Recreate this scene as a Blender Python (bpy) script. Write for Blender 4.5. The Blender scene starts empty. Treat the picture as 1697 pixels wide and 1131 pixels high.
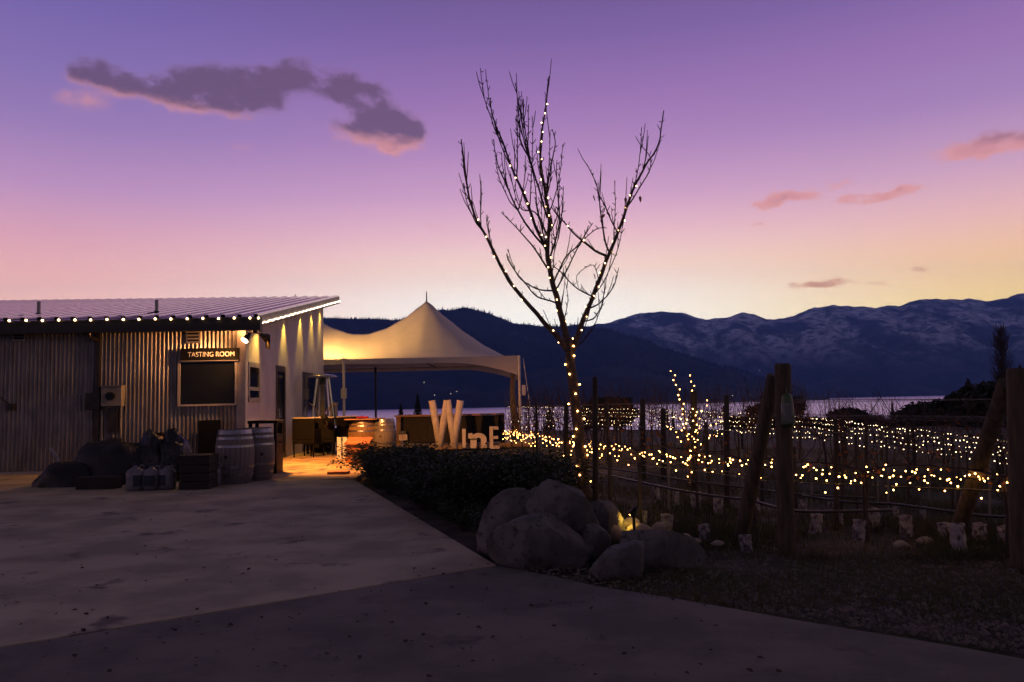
import bpy, bmesh, math, random
from mathutils import Vector, Matrix, noise, Euler
random.seed(7)
R = math.radians
scene = bpy.context.scene
col = scene.collection

# ------------------------------------------------------------------ camera
EYE = Vector((0, 0, 1.3)); FPX = 1320.0; PITCH = R(4.35); ROLL = R(1.2)
fwd = Vector((0, math.cos(PITCH), math.sin(PITCH)))
rt0 = Vector((1, 0, 0)); up0 = rt0.cross(fwd)
rt = rt0 * math.cos(ROLL) - up0 * math.sin(ROLL)
up = up0 * math.cos(ROLL) + rt0 * math.sin(ROLL)
cd = bpy.data.cameras.new('camera'); cam = bpy.data.objects.new('camera', cd); col.objects.link(cam)
cd.sensor_width = 36; cd.lens = 36 * FPX / 1697; cd.clip_start = 0.05; cd.clip_end = 40000
M = Matrix((rt, up, -fwd)).transposed().to_4x4(); M.translation = EYE
cam.matrix_world = M
scene.camera = cam

def ray(x, y):
    return fwd + rt * ((x - 848.5) / FPX) + up * ((565.5 - y) / FPX)
def at(x, y, Y):
    d = ray(x, y); return EYE + d * (Y / d.y)
def gnd(x, y, z=0.0):
    d = ray(x, y); return EYE + d * ((z - EYE.z) / d.z)
def azel(x, y):
    d = ray(x, y).normalized(); return math.degrees(math.atan2(d.x, d.y)), math.degrees(math.asin(d.z))

# ------------------------------------------------------------------ render settings, exposure
scene.render.engine = 'CYCLES'
scene.view_settings.view_transform = 'Standard'
scene.view_settings.look = 'None'
scene.view_settings.exposure = 0.0
scene.view_settings.gamma = 1.0
cy = scene.cycles
cy.use_denoising = True
cy.max_bounces = 6; cy.diffuse_bounces = 3; cy.glossy_bounces = 3; cy.transmission_bounces = 4
cy.volume_bounces = 0; cy.transparent_max_bounces = 8
cy.sample_clamp_indirect = 2.0
cy.caustics_reflective = False; cy.caustics_refractive = False

# ------------------------------------------------------------------ node helpers
def srgb(r, g, b):
    f = lambda c: (c / 12.92 if c <= .04045 else ((c + .055) / 1.055) ** 2.4)
    return (f(r / 255), f(g / 255), f(b / 255), 1.0)

class S:
    """a socket with arithmetic: builds Math nodes"""
    nt = None
    def __init__(s, sock): s.s = sock
    @staticmethod
    def m(op, *a):
        n = S.nt.nodes.new('ShaderNodeMath'); n.operation = op
        for i, v in enumerate(a):
            if isinstance(v, S): S.nt.links.new(v.s, n.inputs[i])
            else: n.inputs[i].default_value = v
        return S(n.outputs[0])
    def __add__(s, o): return S.m('ADD', s, o)
    def __sub__(s, o): return S.m('SUBTRACT', s, o)
    def __mul__(s, o): return S.m('MULTIPLY', s, o)
    def __truediv__(s, o): return S.m('DIVIDE', s, o)
def sstep(v, a, b, c=0.0, d=1.0):
    n = S.nt.nodes.new('ShaderNodeMapRange'); n.interpolation_type = 'SMOOTHSTEP'
    S.nt.links.new(v.s, n.inputs[0])
    for i, k in enumerate((a, b, c, d)): n.inputs[i + 1].default_value = k
    return S(n.outputs[0])
def mixc(f, a, b):
    n = S.nt.nodes.new('ShaderNodeMix'); n.data_type = 'RGBA'
    for sock, v in ((n.inputs[0], f), (n.inputs[6], a), (n.inputs[7], b)):
        if hasattr(v, 's'): S.nt.links.new(v.s, sock)
        else: sock.default_value = v
    return S(n.outputs[2])
def ramp(v, stops, interp='LINEAR'):
    n = S.nt.nodes.new('ShaderNodeValToRGB'); cr = n.color_ramp; cr.interpolation = interp
    while len(cr.elements) > 1: cr.elements.remove(cr.elements[-1])
    for i, (p, c) in enumerate(stops):
        e = cr.elements[0] if i == 0 else cr.elements.new(p)
        e.position = p; e.color = c
    S.nt.links.new(v.s, n.inputs[0]); return S(n.outputs[0])

# ------------------------------------------------------------------ world: dusk sky with a few clouds
world = bpy.data.worlds.new('World'); scene.world = world; world.use_nodes = True
wt = world.node_tree; wt.nodes.clear(); S.nt = wt
tc = wt.nodes.new('ShaderNodeTexCoord')
sep = wt.nodes.new('ShaderNodeSeparateXYZ'); wt.links.new(tc.outputs['Generated'], sep.inputs[0])
dx, dy, dz = (S(o) for o in sep.outputs)
AZ = S.m('ARCTAN2', dx, dy) * 57.29578
EL = S.m('ARCSINE', dz) * 57.29578
# elevation ramps (0..90 deg -> 0..1): towards the sunset, to its right, to its left, and away from it
def E(*st): return [(max(0, e) / 90, srgb(*c)) for e, c in st]
t01 = S.m('MAXIMUM', EL, 0.0) / 90.0
high = ((21.5, (160, 118, 178)), (25, (132, 100, 162)), (30, (98, 78, 132)), (45, (72, 62, 80)), (90, (58, 52, 56)))
c_mid = ramp(t01, E((0, (255, 248, 238)), (5.2, (255, 250, 238)), (7.4, (255, 242, 226)), (9.5, (255, 220, 198)), (12, (238, 188, 194)), (14.5, (212, 162, 194)), (18, (184, 138, 188)), *high))
c_rgt = ramp(t01, E((0, (255, 218, 150)), (6, (255, 218, 142)), (8.5, (255, 204, 152)), (11, (238, 186, 178)), (14, (208, 162, 188)), (18, (172, 134, 186)), *high))
c_lft = ramp(t01, E((0, (255, 200, 172)), (6, (255, 202, 178)), (8.5, (246, 184, 172)), (11, (224, 164, 176)), (14, (192, 146, 186)), (18, (158, 126, 182)), (21.5, (138, 114, 178)), (25, (120, 100, 168)), (30, (96, 80, 138)), (45, (72, 62, 80)), (90, (58, 52, 56))))
c_back = ramp(t01, E((0, (84, 80, 104)), (10, (98, 84, 104)), (20, (84, 72, 92)), (45, (66, 58, 70)), (90, (58, 52, 56))))
sky = mixc(sstep(AZ, 4, 34), c_mid, c_rgt)
sky = mixc(sstep(AZ * -1.0, 0, 32), sky, c_lft)
sky = mixc(sstep(S.m('ABSOLUTE', AZ), 45, 140), sky, c_back)
# clouds: soft blobs in azimuth/elevation, broken up by noise
cv = wt.nodes.new('ShaderNodeCombineXYZ'); wt.links.new(AZ.s, cv.inputs[0]); wt.links.new(EL.s, cv.inputs[1])
def noise_node(vec, scale, detail, rough, sx=1, sy=1):
    m = wt.nodes.new('ShaderNodeMapping'); m.inputs['Scale'].default_value = (sx, sy, 1); wt.links.new(vec, m.inputs[0])
    n = wt.nodes.new('ShaderNodeTexNoise'); n.inputs['Scale'].default_value = scale
    n.inputs['Detail'].default_value = detail; n.inputs['Roughness'].default_value = rough
    wt.links.new(m.outputs[0], n.inputs['Vector']); return S(n.outputs[0])
blobs = [(1640, 246, 80, 16, .8), (1275, 332, 45, 10, .7), (1440, 328, 45, 8, .6), (660, 225, 60, 30, .5), (300, 160, 110, 26, .5),  # pixel centre, half sizes, weight
    (160, 120, 60, 24, .9), (220, 140, 80, 32, 1.05), (310, 150, 90, 36, 1.15), (380, 135, 85, 36, 1.15), (400, 172, 80, 26, .95),
    (455, 150, 65, 30, .85), (490, 118, 45, 26, 1.0), (545, 140, 60, 28, 1.05), (600, 160, 50, 30, 1.05), (625, 200, 44, 30, 1.0),
    (660, 212, 46, 32, .95), (580, 222, 45, 26, .8), (650, 240, 50, 18, .8), (130, 170, 60, 22, .55), (400, 243, 26, 9, .62),
    (1275, 332, 60, 13, 1.0), (1335, 327, 40, 9, .7), (1440, 328, 58, 10, .9), (1395, 306, 36, 9, .78), (1490, 322, 40, 8, .6),
    (1640, 242, 100, 24, 1.0), (1262, 373, 24, 5, .75), (1390, 466, 34, 11, 1.4), (1345, 474, 34, 8, 1.15), (1520, 447, 20, 6, .8), (1450, 472, 18, 6, .6),
    (725, 381, 30, 8, .55)]
def field(dv):
    tot = None                                   # noise warps the outline so that it frays
    wn = wt.nodes.new('ShaderNodeTexNoise'); wn.inputs['Scale'].default_value = .5; wn.inputs['Detail'].default_value = 4; wt.links.new(cv.outputs[0], wn.inputs['Vector'])
    wm = wt.nodes.new('ShaderNodeVectorMath'); wm.operation = 'MULTIPLY_ADD'; wm.inputs[1].default_value = (4.2, 2.0, 0); wm.inputs[2].default_value = (-2.1, -1.0, 0); wt.links.new(wn.outputs['Color'], wm.inputs[0])
    add = wt.nodes.new('ShaderNodeVectorMath'); add.operation = 'ADD'; wt.links.new(wm.outputs[0], add.inputs[1])
    wt.links.new(cv.outputs[0], add.inputs[0])
    for (px, py, hx, hy, w) in blobs:
        a, e = azel(px, py); a1, _ = azel(px + hx, py); _, e1 = azel(px, py - hy)
        sx, sy = 1 / (a1 - a), 1 / (e1 - e)
        n = wt.nodes.new('ShaderNodeVectorMath'); n.operation = 'MULTIPLY_ADD'
        n.inputs[1].default_value = (sx, sy, 0); n.inputs[2].default_value = (-a * sx, -e * sy, 0)
        wt.links.new(add.outputs[0], n.inputs[0])
        l = wt.nodes.new('ShaderNodeVectorMath'); l.operation = 'LENGTH'; wt.links.new(n.outputs[0], l.inputs[0])
        b = sstep(S(l.outputs['Value']), 0.0, 1.5, w, 0.0)
        tot = b if tot is None else tot + b
    return S.m('MINIMUM', tot, 1.25)
nz1 = noise_node(cv.outputs[0], .34, 7, .64, 1.0, 1.7)
f0 = field(0.0) * ((nz1 - 0.5) * 3.6 + 1.0)
alpha = sstep(f0, .12, 1.2)
# the last light reaches the undersides: darkness grows above a line through each bank
(a0, e0), (a1, e1) = azel(170, 150), azel(680, 235); sl = (e1 - e0) / (a1 - a0)
bias = sstep(EL - AZ * sl, e0 - a0 * sl - 0.7, e0 - a0 * sl + 1.0)
dark = sstep(f0 * .45 + bias * 1.0, .35, 1.45)
lit = mixc(sstep(EL, 7, 15), srgb(214, 150, 110), srgb(226, 152, 148))
drk = mixc(sstep(EL, 9, 15), srgb(105, 68, 62), srgb(108, 78, 102))
drk = mixc(sstep(AZ, 5, 12), drk, mixc(sstep(EL, 9, 12), srgb(105, 68, 62), srgb(150, 100, 118)))
sky = mixc(alpha * 0.88, sky, mixc(dark, lit, drk))
bg = wt.nodes.new('ShaderNodeBackground'); wt.links.new(sky.s, bg.inputs[0])
wt.links.new(sstep(EL, 3.0, 22.0, 1.85, 1.16).s, bg.inputs[1])           # the horizon glows brightest
st = wt.nodes.new('ShaderNodeTexSky'); st.sky_type = 'NISHITA'; st.sun_disc = False
st.sun_elevation = R(-3.0); st.sun_rotation = R(0); st.altitude = 350
bg2 = wt.nodes.new('ShaderNodeBackground'); wt.links.new(st.outputs[0], bg2.inputs[0]); bg2.inputs[1].default_value = 0.05
ad = wt.nodes.new('ShaderNodeAddShader'); wt.links.new(bg.outputs[0], ad.inputs[0]); wt.links.new(bg2.outputs[0], ad.inputs[1])
wo = wt.nodes.new('ShaderNodeOutputWorld'); wt.links.new(ad.outputs[0], wo.inputs[0])
world.cycles.sampling_method = 'MANUAL'; world.cycles.sample_map_resolution = 1024

# ------------------------------------------------------------------ materials
MATS = {}
def mat(name, c1, c2=None, rough=.7, metal=0.0, scale=6.0, detail=6, bump=0.0, bscale=None, spec=.4, stretch=(1, 1, 1), contrast=(.35, .65), trans=0.0, spots=None, coat=0.0):
    if name in MATS: return MATS[name]
    m = bpy.data.materials.new(name); m.use_nodes = True; MATS[name] = m
    nt = m.node_tree; S.nt = nt; b = nt.nodes['Principled BSDF']
    b.inputs['Roughness'].default_value = rough; b.inputs['Metallic'].default_value = metal
    b.inputs['Specular IOR Level'].default_value = spec; b.inputs['Coat Weight'].default_value = coat
    t = nt.nodes.new('ShaderNodeTexCoord'); mp = nt.nodes.new('ShaderNodeMapping'); mp.inputs['Scale'].default_value = stretch
    nt.links.new(t.outputs['Object'], mp.inputs[0])
    def nz(sc, det):
        n = nt.nodes.new('ShaderNodeTexNoise'); n.inputs['Scale'].default_value = sc; n.inputs['Detail'].default_value = det
        n.inputs['Roughness'].default_value = .6; nt.links.new(mp.outputs[0], n.inputs['Vector']); return S(n.outputs[0])
    c2 = c2 or tuple(x * .75 for x in c1)
    n1 = nz(scale, detail)
    c = mixc(sstep(n1, *contrast), (*c1, 1), (*c2, 1))
    if spots:   # (colour, scale, lo, hi): stains with a shape of their own
        c = mixc(sstep(nz(spots[1], 4), spots[2], spots[3]), c, (*spots[0], 1))
    nt.links.new(c.s, b.inputs['Base Color'])
    if bump:
        bp = nt.nodes.new('ShaderNodeBump'); bp.inputs['Strength'].default_value = bump; bp.inputs['Distance'].default_value = .02
        nt.links.new(nz(bscale or scale * 4, 5).s, bp.inputs['Height']); nt.links.new(bp.outputs[0], b.inputs['Normal'])
    if trans:
        tr = nt.nodes.new('ShaderNodeBsdfTranslucent'); nt.links.new(c.s, tr.inputs[0])
        mx = nt.nodes.new('ShaderNodeMixShader'); mx.inputs[0].default_value = trans
        o = nt.nodes['Material Output']; nt.links.new(b.outputs[0], mx.inputs[1]); nt.links.new(tr.outputs[0], mx.inputs[2]); nt.links.new(mx.outputs[0], o.inputs[0])
    return m
def emat(name, c, s):
    if name in MATS: return MATS[name]
    m = bpy.data.materials.new(name); m.use_nodes = True; MATS[name] = m
    b = m.node_tree.nodes['Principled BSDF']; b.inputs['Base Color'].default_value = (.8, .7, .5, 1)
    b.inputs['Emission Color'].default_value = (*c, 1); b.inputs['Emission Strength'].default_value = s
    return m
def glass_mat(name, c=(.015, .017, .02), rough=.08):
    return mat(name, c, tuple(x * .8 for x in c), rough=rough, spec=.14, scale=2)

m_conc = mat('pale_concrete', (.46, .40, .255), (.28, .243, .16), rough=.85, scale=1.1, detail=12, bump=.35, bscale=60, contrast=(.36, .64), spots=((.13, .112, .092), 1.7, .60, .70))
m_drive = mat('dark_driveway_concrete', (.165, .154, .124), (.095, .09, .073), rough=.85, scale=1.2, detail=12, bump=.4, bscale=60, contrast=(.36, .64), spots=((.05, .046, .043), 1.5, .60, .72))
m_patio = mat('tan_patio_concrete', (.54, .35, .17), (.30, .19, .095), rough=.7, scale=2.2, detail=12, bump=.3, bscale=40, contrast=(.38, .62), spots=((.10, .07, .05), 1.6, .54, .62))  # patio base colour, more orange than the slab
m_soil = mat('bark_and_soil', (.115, .096, .066), (.045, .04, .028), rough=.95, scale=3.5, detail=10, bump=.9, bscale=25, spots=((.05, .06, .025), .7, .5, .62))
m_galv = mat('galvanised_steel', (.24, .222, .215), (.14, .13, .13), rough=.42, metal=.6, scale=2.5, stretch=(3, 3, .6), detail=8)
m_stucco = mat('pale_stucco_panel', (.62, .57, .56), (.52, .48, .47), rough=.8, scale=1.2, detail=9, bump=.15, bscale=120)
m_roof = mat('grey_metal_roof', (.40, .37, .42), (.30, .28, .32), rough=.14, metal=.95, scale=1.5)
m_gutter = mat('black_painted_metal', (.018, .016, .015), (.012, .011, .01), rough=.5, scale=5)
m_fascia = mat('tan_fascia_metal', (.42, .34, .26), (.34, .28, .22), rough=.5, scale=4)
m_soffit = mat('soffit_wood', (.30, .21, .14), (.22, .15, .10), rough=.6, scale=4, stretch=(6, 1, 6))
m_frame = mat('bronze_frame', (.05, .04, .032), (.03, .025, .02), rough=.4, metal=.5)
m_trim = mat('zinc_trim', (.36, .33, .32), (.28, .26, .25), rough=.5, metal=.5, scale=4)
m_glass = glass_mat('dark_window_glass', (.006, .007, .008))
m_black = mat('black_matte', (.007, .007, .007), (.004, .004, .004), rough=.6, scale=5, spec=.15)
m_bag = mat('black_plastic_bag', (.010, .010, .010), (.006, .006, .006), rough=.22, scale=4, bump=.8, bscale=14, spec=.5)
m_tarp = mat('black_tarpaulin', (.012, .012, .011), (.007, .007, .007), rough=.5, scale=4, bump=.7, bscale=10)
m_oak = mat('weathered_oak', (.21, .18, .165), (.12, .10, .09), rough=.7, scale=3, stretch=(10, 10, .7), detail=8, bump=.4, bscale=8)
m_oak2 = mat('honey_oak', (.30, .17, .07), (.19, .10, .04), rough=.6, scale=3, stretch=(10, 10, .7), detail=8, bump=.4, bscale=8)
m_hoop = mat('barrel_hoop_steel', (.33, .33, .36), (.2, .2, .22), rough=.38, metal=.9, scale=8)
m_boardtop = mat('orange_wood_top', (.42, .20, .09), (.30, .13, .055), rough=.5, scale=3, stretch=(1, 12, 1))
m_orange = mat('rust_orange_wood', (.5, .17, .05), (.38, .12, .035), rough=.6, scale=4)
m_darkwood = mat('dark_stained_wood', (.022, .015, .011), (.012, .008, .006), rough=.65, scale=4, stretch=(1, 1, 8), bump=.3)
m_postwood = mat('treated_pine_post', (.10, .074, .042), (.05, .037, .022), rough=.85, scale=4, stretch=(6, 6, .8), detail=9, bump=.6, bscale=10)
m_stake = mat('dark_stake', (.05, .04, .03), (.03, .024, .018), rough=.85, scale=6)
m_steelstake = mat('galvanised_stake', (.22, .20, .17), (.15, .13, .11), rough=.5, metal=.5)
m_canvas = mat('cream_tent_fabric', (.74, .66, .60), (.68, .61, .56), rough=.75, scale=2, trans=.12, spec=.2)
m_alu = mat('white_tent_pole', (.68, .64, .58), (.58, .54, .5), rough=.35, metal=.3, scale=8)
m_dpole = mat('dark_pole', (.05, .05, .055), None, rough=.5, metal=.5)
m_letter = mat('weathered_white_paint', (.68, .60, .54), (.5, .43, .38), rough=.75, scale=6, detail=9, contrast=(.4, .75), spots=((.2, .16, .13), 9, .66, .74))
m_rock = mat('granite_boulder', (.16, .148, .136), (.075, .069, .065), rough=.9, scale=2.6, detail=14, bump=1.0, bscale=11, contrast=(.36, .62), spots=((.055, .05, .048), 16, .56, .66))
m_cobble = mat('river_cobble', (.34, .29, .21), (.24, .2, .15), rough=.8, scale=6, detail=8, bump=.2)
m_bark = mat('cherry_bark', (.12, .075, .05), (.065, .042, .03), rough=.75, scale=8, stretch=(1, 1, 4), detail=8, bump=.6, bscale=20)
m_twig = mat('dark_twig', (.05, .034, .03), (.032, .022, .02), rough=.8, scale=10)
m_wire = mat('green_black_cable', (.012, .016, .010), None, rough=.5)
m_leaf = mat('dark_shrub_leaf', (.035, .055, .022), (.02, .034, .014), rough=.55, scale=4, trans=.25)
m_leafo = mat('dry_orange_leaf', (.30, .11, .035), (.2, .06, .02), rough=.6, scale=8, trans=.35)
m_grass = mat('dim_winter_grass', (.055, .065, .022), (.10, .085, .035), rough=.8, scale=.8, trans=.2)
m_sleeve = mat('white_vine_sleeve', (.40, .36, .34), (.2, .175, .165), rough=.6, scale=1.2, detail=8, trans=.2, spots=((.08, .065, .06), 2.5, .52, .6))
m_tube = mat('black_drip_tube', (.035, .032, .03), None, rough=.35)
m_conifer = mat('dark_conifer_needles', (.022, .03, .018), (.012, .018, .010), rough=.8, scale=3)
m_bare = mat('bare_tree_twigs', (.05, .036, .034), (.035, .026, .026), rough=.9, scale=3)
m_chair = mat('black_wicker', (.008, .007, .006), (.004, .004, .003), rough=.7, scale=30, bump=.5, spec=.08)
m_chrome = mat('stainless_steel', (.5, .48, .45), (.42, .4, .38), rough=.25, metal=.9)
m_red = mat('red_plastic', (.45, .02, .02), (.35, .015, .015), rough=.35)
m_white = mat('white_paint', (.55, .53, .50), (.66, .64, .62), rough=.6)
m_jug = mat('cloudy_plastic_jug', (.25, .24, .27), (.17, .165, .19), rough=.3, trans=.25, scale=3)
m_label = mat('navy_jug_label', (.02, .025, .045), None, rough=.5)
m_meter = mat('grey_meter_box', (.20, .19, .18), (.15, .14, .13), rough=.6, scale=4)
m_green = mat('green_trap_plastic', (.05, .10, .035), None, rough=.4)
m_clear = mat('clear_trap_plastic', (.30, .32, .26), None, rough=.2, trans=.5)
m_roll = mat('rolled_side_curtain', (.18, .14, .10), (.12, .09, .07), rough=.7, scale=4, stretch=(5, 5, 1))
e_warm = emat('bulb_glow_warm', (1.0, .60, .26), 11)
e_gold = emat('bulb_glow_gold', (1.0, .46, .11), 20)
e_pale = emat('bulb_glow_pale', (1.0, .76, .40), 6)
e_strip = emat('rake_bulb_glow', (1.0, .80, .55), 9)
e_lamp = emat('flood_lens_glow', (1.0, .78, .55), 12)
e_can = emat('downlight_lens_glow', (1.0, .62, .12), 6)
e_far = emat('far_lamp_glow', (1.0, .88, .66), 3)

# ------------------------------------------------------------------ mesh helpers
def wpos(o):
    p = Vector(o.location)
    while o.parent: o = o.parent; p += o.location
    return p
class MB:
    def __init__(s): s.v = []; s.f = []
    def add(s, vs, fs):
        b = len(s.v); s.v += [tuple(v) for v in vs]; s.f += [tuple(i + b for i in f) for f in fs]; return s
    def box(s, x0, x1, y0, y1, z0, z1):
        return s.add([(x0, y0, z0), (x1, y0, z0), (x1, y1, z0), (x0, y1, z0), (x0, y0, z1), (x1, y0, z1), (x1, y1, z1), (x0, y1, z1)],
                     [(0, 3, 2, 1), (4, 5, 6, 7), (0, 1, 5, 4), (1, 2, 6, 5), (2, 3, 7, 6), (3, 0, 4, 7)])
    def beam(s, p, q, w, h, upv=(0, 0, 1)):
        p, q = Vector(p), Vector(q); d = (q - p).normalized(); u = Vector(upv)
        sd = d.cross(u).normalized() * w / 2; u2 = sd.normalized().cross(d) * h / 2
        vs = [a + b * sd + c * u2 for a in (p, q) for b, c in ((-1, -1), (1, -1), (1, 1), (-1, 1))]
        return s.add(vs, [(0, 1, 2, 3), (7, 6, 5, 4), (0, 4, 5, 1), (1, 5, 6, 2), (2, 6, 7, 3), (3, 7, 4, 0)])
    def tube(s, pts, rad, n=6, caps=True):
        pts = [Vector(p) for p in pts]
        if not hasattr(rad, '__len__'): rad = [rad] * len(pts)
        b = len(s.v); prev = None
        for i, p in enumerate(pts):
            d = (pts[min(i + 1, len(pts) - 1)] - pts[max(i - 1, 0)])
            if d.length < 1e-9: d = Vector((0, 0, 1))
            d.normalize()
            if prev is None:
                a = Vector((1, 0, 0)) if abs(d.x) < .8 else Vector((0, 1, 0))
            else: a = prev
            a = (a - d * a.dot(d)).normalized(); prev = a; c = d.cross(a)
            for k in range(n):
                t = 2 * math.pi * k / n; s.v.append(tuple(p + (a * math.cos(t) + c * math.sin(t)) * rad[i]))
        for i in range(len(pts) - 1):
            for k in range(n):
                k2 = (k + 1) % n; s.f.append((b + i * n + k, b + i * n + k2, b + (i + 1) * n + k2, b + (i + 1) * n + k))
        if caps:
            s.f.append(tuple(b + k for k in range(n - 1, -1, -1))); e = b + (len(pts) - 1) * n
            s.f.append(tuple(e + k for k in range(n)))
        return s
    def lathe(s, prof, n=16, c=(0, 0, 0), sq=None):
        b = len(s.v); c = Vector(c)
        for (r, z) in prof:
            for k in range(n):
                t = 2 * math.pi * (k + .5) / n; s.v.append((c.x + r * math.cos(t), c.y + r * math.sin(t), c.z + z))
        for i in range(len(prof) - 1):
            for k in range(n):
                k2 = (k + 1) % n; s.f.append((b + i * n + k, b + i * n + k2, b + (i + 1) * n + k2, b + (i + 1) * n + k))
        s.f.append(tuple(b + k for k in range(n - 1, -1, -1))); e = b + (len(prof) - 1) * n
        s.f.append(tuple(e + k for k in range(n))); return s
    def ball(s, c, r, seg=6, rings=4, sz=1.0):
        c = Vector(c); b = len(s.v); s.v.append(tuple(c + Vector((0, 0, -r * sz))))
        for i in range(1, rings):
            t = math.pi * i / rings - math.pi / 2
            for k in range(seg):
                a = 2 * math.pi * k / seg; s.v.append((c.x + r * math.cos(t) * math.cos(a), c.y + r * math.cos(t) * math.sin(a), c.z + r * sz * math.sin(t)))
        s.v.append(tuple(c + Vector((0, 0, r * sz)))); top = len(s.v) - 1
        for k in range(seg): s.f.append((b, b + 1 + (k + 1) % seg, b + 1 + k))
        for i in range(rings - 2):
            for k in range(seg):
                k2 = (k + 1) % seg; o = b + 1 + i * seg; s.f.append((o + k, o + k2, o + seg + k2, o + seg + k))
        o = b + 1 + (rings - 2) * seg
        for k in range(seg): s.f.append((o + k, o + (k + 1) % seg, top))
        return s
    def build(s, name, m, parent=None, smooth=False, local=False, bevel=0.0, kind=None):
        off = Vector((0, 0, 0)) if (local or parent is None) else wpos(parent)
        me = bpy.data.meshes.new(name); me.from_pydata([(v[0] - off.x, v[1] - off.y, v[2] - off.z) for v in s.v], [], s.f)
        me.materials.append(m)
        if smooth: me.polygons.foreach_set('use_smooth', [True] * len(me.polygons))
        me.validate(); me.update()
        o = bpy.data.objects.new(name, me); col.objects.link(o)
        if parent is not None: o.parent = parent
        if bevel:
            bv = o.modifiers.new('bevel', 'BEVEL'); bv.width = bevel; bv.segments = 2; bv.limit_method = 'ANGLE'
        if kind: o['kind'] = kind
        return o
def tag(o, label, cat, group=None):
    o['label'] = label; o['category'] = cat
    if group: o['group'] = group
    return o
def thing(name, label, cat, loc=(0, 0, 0), rz=0.0, group=None):
    o = bpy.data.objects.new(name, None); o.empty_display_size = .1; col.objects.link(o); o.location = loc; o.rotation_euler = (0, 0, rz)
    return tag(o, label, cat, group)
def copy_tree(o, parent=None):
    c = o.copy(); col.objects.link(c); c.parent = parent
    for ch in list(o.children):
        if ch.name in bpy.data.objects: copy_tree(ch, c)
    return c
def inst(o, parent, loc, name=None):
    c = bpy.data.objects.new(name or o.name.split('.')[0], o.data); col.objects.link(c); c.parent = parent
    c.location = Vector(loc) - (wpos(parent) if parent else Vector()); return c
def spline(pts, n=6):
    """Catmull-Rom through the points"""
    P = [Vector(p) for p in pts]; out = []
    for i in range(len(P) - 1):
        a, b, c, d = P[max(i - 1, 0)], P[i], P[i + 1], P[min(i + 2, len(P) - 1)]
        for k in range(n):
            t = k / n
            out.append(.5 * ((2 * b) + (c - a) * t + (2 * a - 5 * b + 4 * c - d) * t * t + (3 * b - a - 3 * c + d) * t ** 3))
    out.append(P[-1]); return out
def struct(o): o['kind'] = 'structure'; return o
def lamp(name, kind, loc, power, color, parent=None, size=.03, aim=None, angle=60, blend=.5):
    ld = bpy.data.lights.new(name, kind); ld.energy = power; ld.color = color; ld.shadow_soft_size = size
    o = bpy.data.objects.new(name, ld); col.objects.link(o)
    if kind == 'SPOT': ld.spot_size = R(angle); ld.spot_blend = blend
    if aim is not None: o.rotation_euler = (Vector(aim) - Vector(loc)).to_track_quat('-Z', 'Y').to_euler()
    o.location = loc
    return o
def fbm(p, o=4): return noise.fractal(Vector(p), 1.0, 2.0, o, noise_basis='PERLIN_ORIGINAL')

# ================================================================== SETTING
LAKE = -20.0
def g(x, y):
    z = 0.0
    if y > 14: z -= .010 * (min(y, 45) - 14)
    if x > 4 and y > 4: z -= .02 * min(x - 4, 10) * min((y - 4) / 5, 1)
    if y > 45: z -= .07 * (y - 45)
    return max(z, LAKE - 4)
def gp(x, y): return Vector((x, y, g(x, y)))

# ---- ground sheet, finer near the camera
def axis(*segs):
    out = []
    for a, b, st_ in segs:
        v = a
        while v < b - 1e-6: out.append(v); v += st_
    return out
xs = axis((-11500, -1500, 2500), (-1500, -200, 325), (-200, -40, 20), (-40, -4, 3), (-4, 14, .2), (14, 40, 2), (40, 200, 20), (200, 1500, 325), (1500, 11600, 2500))
ys = axis((-55, -5, 10), (-5, 3, 1), (3, 20, .2), (20, 48, 1), (48, 400, 11), (400, 9300, 800))
b = MB()
for y in ys:
    for x in xs:
        n = 0
        if -4 < x < 14 and 3 < y < 40: n = .035 * fbm((x * 1.3, y * 1.3, 0), 4) + .02 * fbm((x * 6, y * 6, 3), 2) - .012
        b.v.append((x, y, g(x, y) - .045 + n))
nx = len(xs)
for j in range(len(ys) - 1):
    for i in range(nx - 1): b.f.append((j * nx + i, j * nx + i + 1, (j + 1) * nx + i + 1, (j + 1) * nx + i))
struct(b.build('ground', m_soil, smooth=True))

# ---- pavings
def sheet(name, pts, z, m, thick=.14):
    b = MB(); n = len(pts)
    b.add([(p[0], p[1], z) for p in pts] + [(p[0], p[1], z - thick) for p in pts], [tuple(range(n))] + [(i, n + i, n + (i + 1) % n, (i + 1) % n) for i in range(n)])
    return struct(b.build(name, m))
P = lambda x, y: tuple(gnd(x, y).xy)
seamL, seamR = Vector(P(0, 1072)), Vector(P(822, 937))
farL = seamL + (seamL - seamR) * 3.0
cor = Vector(P(586, 795)); cornerB = gnd(405, 777)
BY = math.atan2(.051, 1.0)                         # yaw of the building
e2 = Vector((-math.sin(BY), math.cos(BY), 0)); e1 = Vector((-math.cos(BY), -math.sin(BY), 0))
def BW(lx, ly, z=0.0): return cornerB - e1 * lx + e2 * ly + Vector((0, 0, z))   # building local -> world
pj = Vector(P(447, 797)); wallL = BW(-14, .3); wallC = BW(.02, .3)
sheet('concrete_slab', [farL, seamR, cor, pj, (wallC.x, pj.y + .02), (wallC.x, wallC.y), (wallL.x, wallL.y)], 0.0, m_conc)
eps = (seamL - seamR).orthogonal().normalized() * .015
if eps.y > 0: eps = -eps
curve = [P(*q) for q in ((985, 970), (1100, 988), (1200, 1005), (1300, 1023), (1400, 1040), (1500, 1056), (1600, 1073), (1697, 1091), (1850, 1120))]
sheet('driveway', [farL + eps, (farL.x, -7), (7.5, -7), (7.0, 1.5)] + curve[::-1] + [P(900, 951), P(850, 942), seamR + eps], -.004, m_drive)
wallF = BW(.02, 16)
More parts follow.
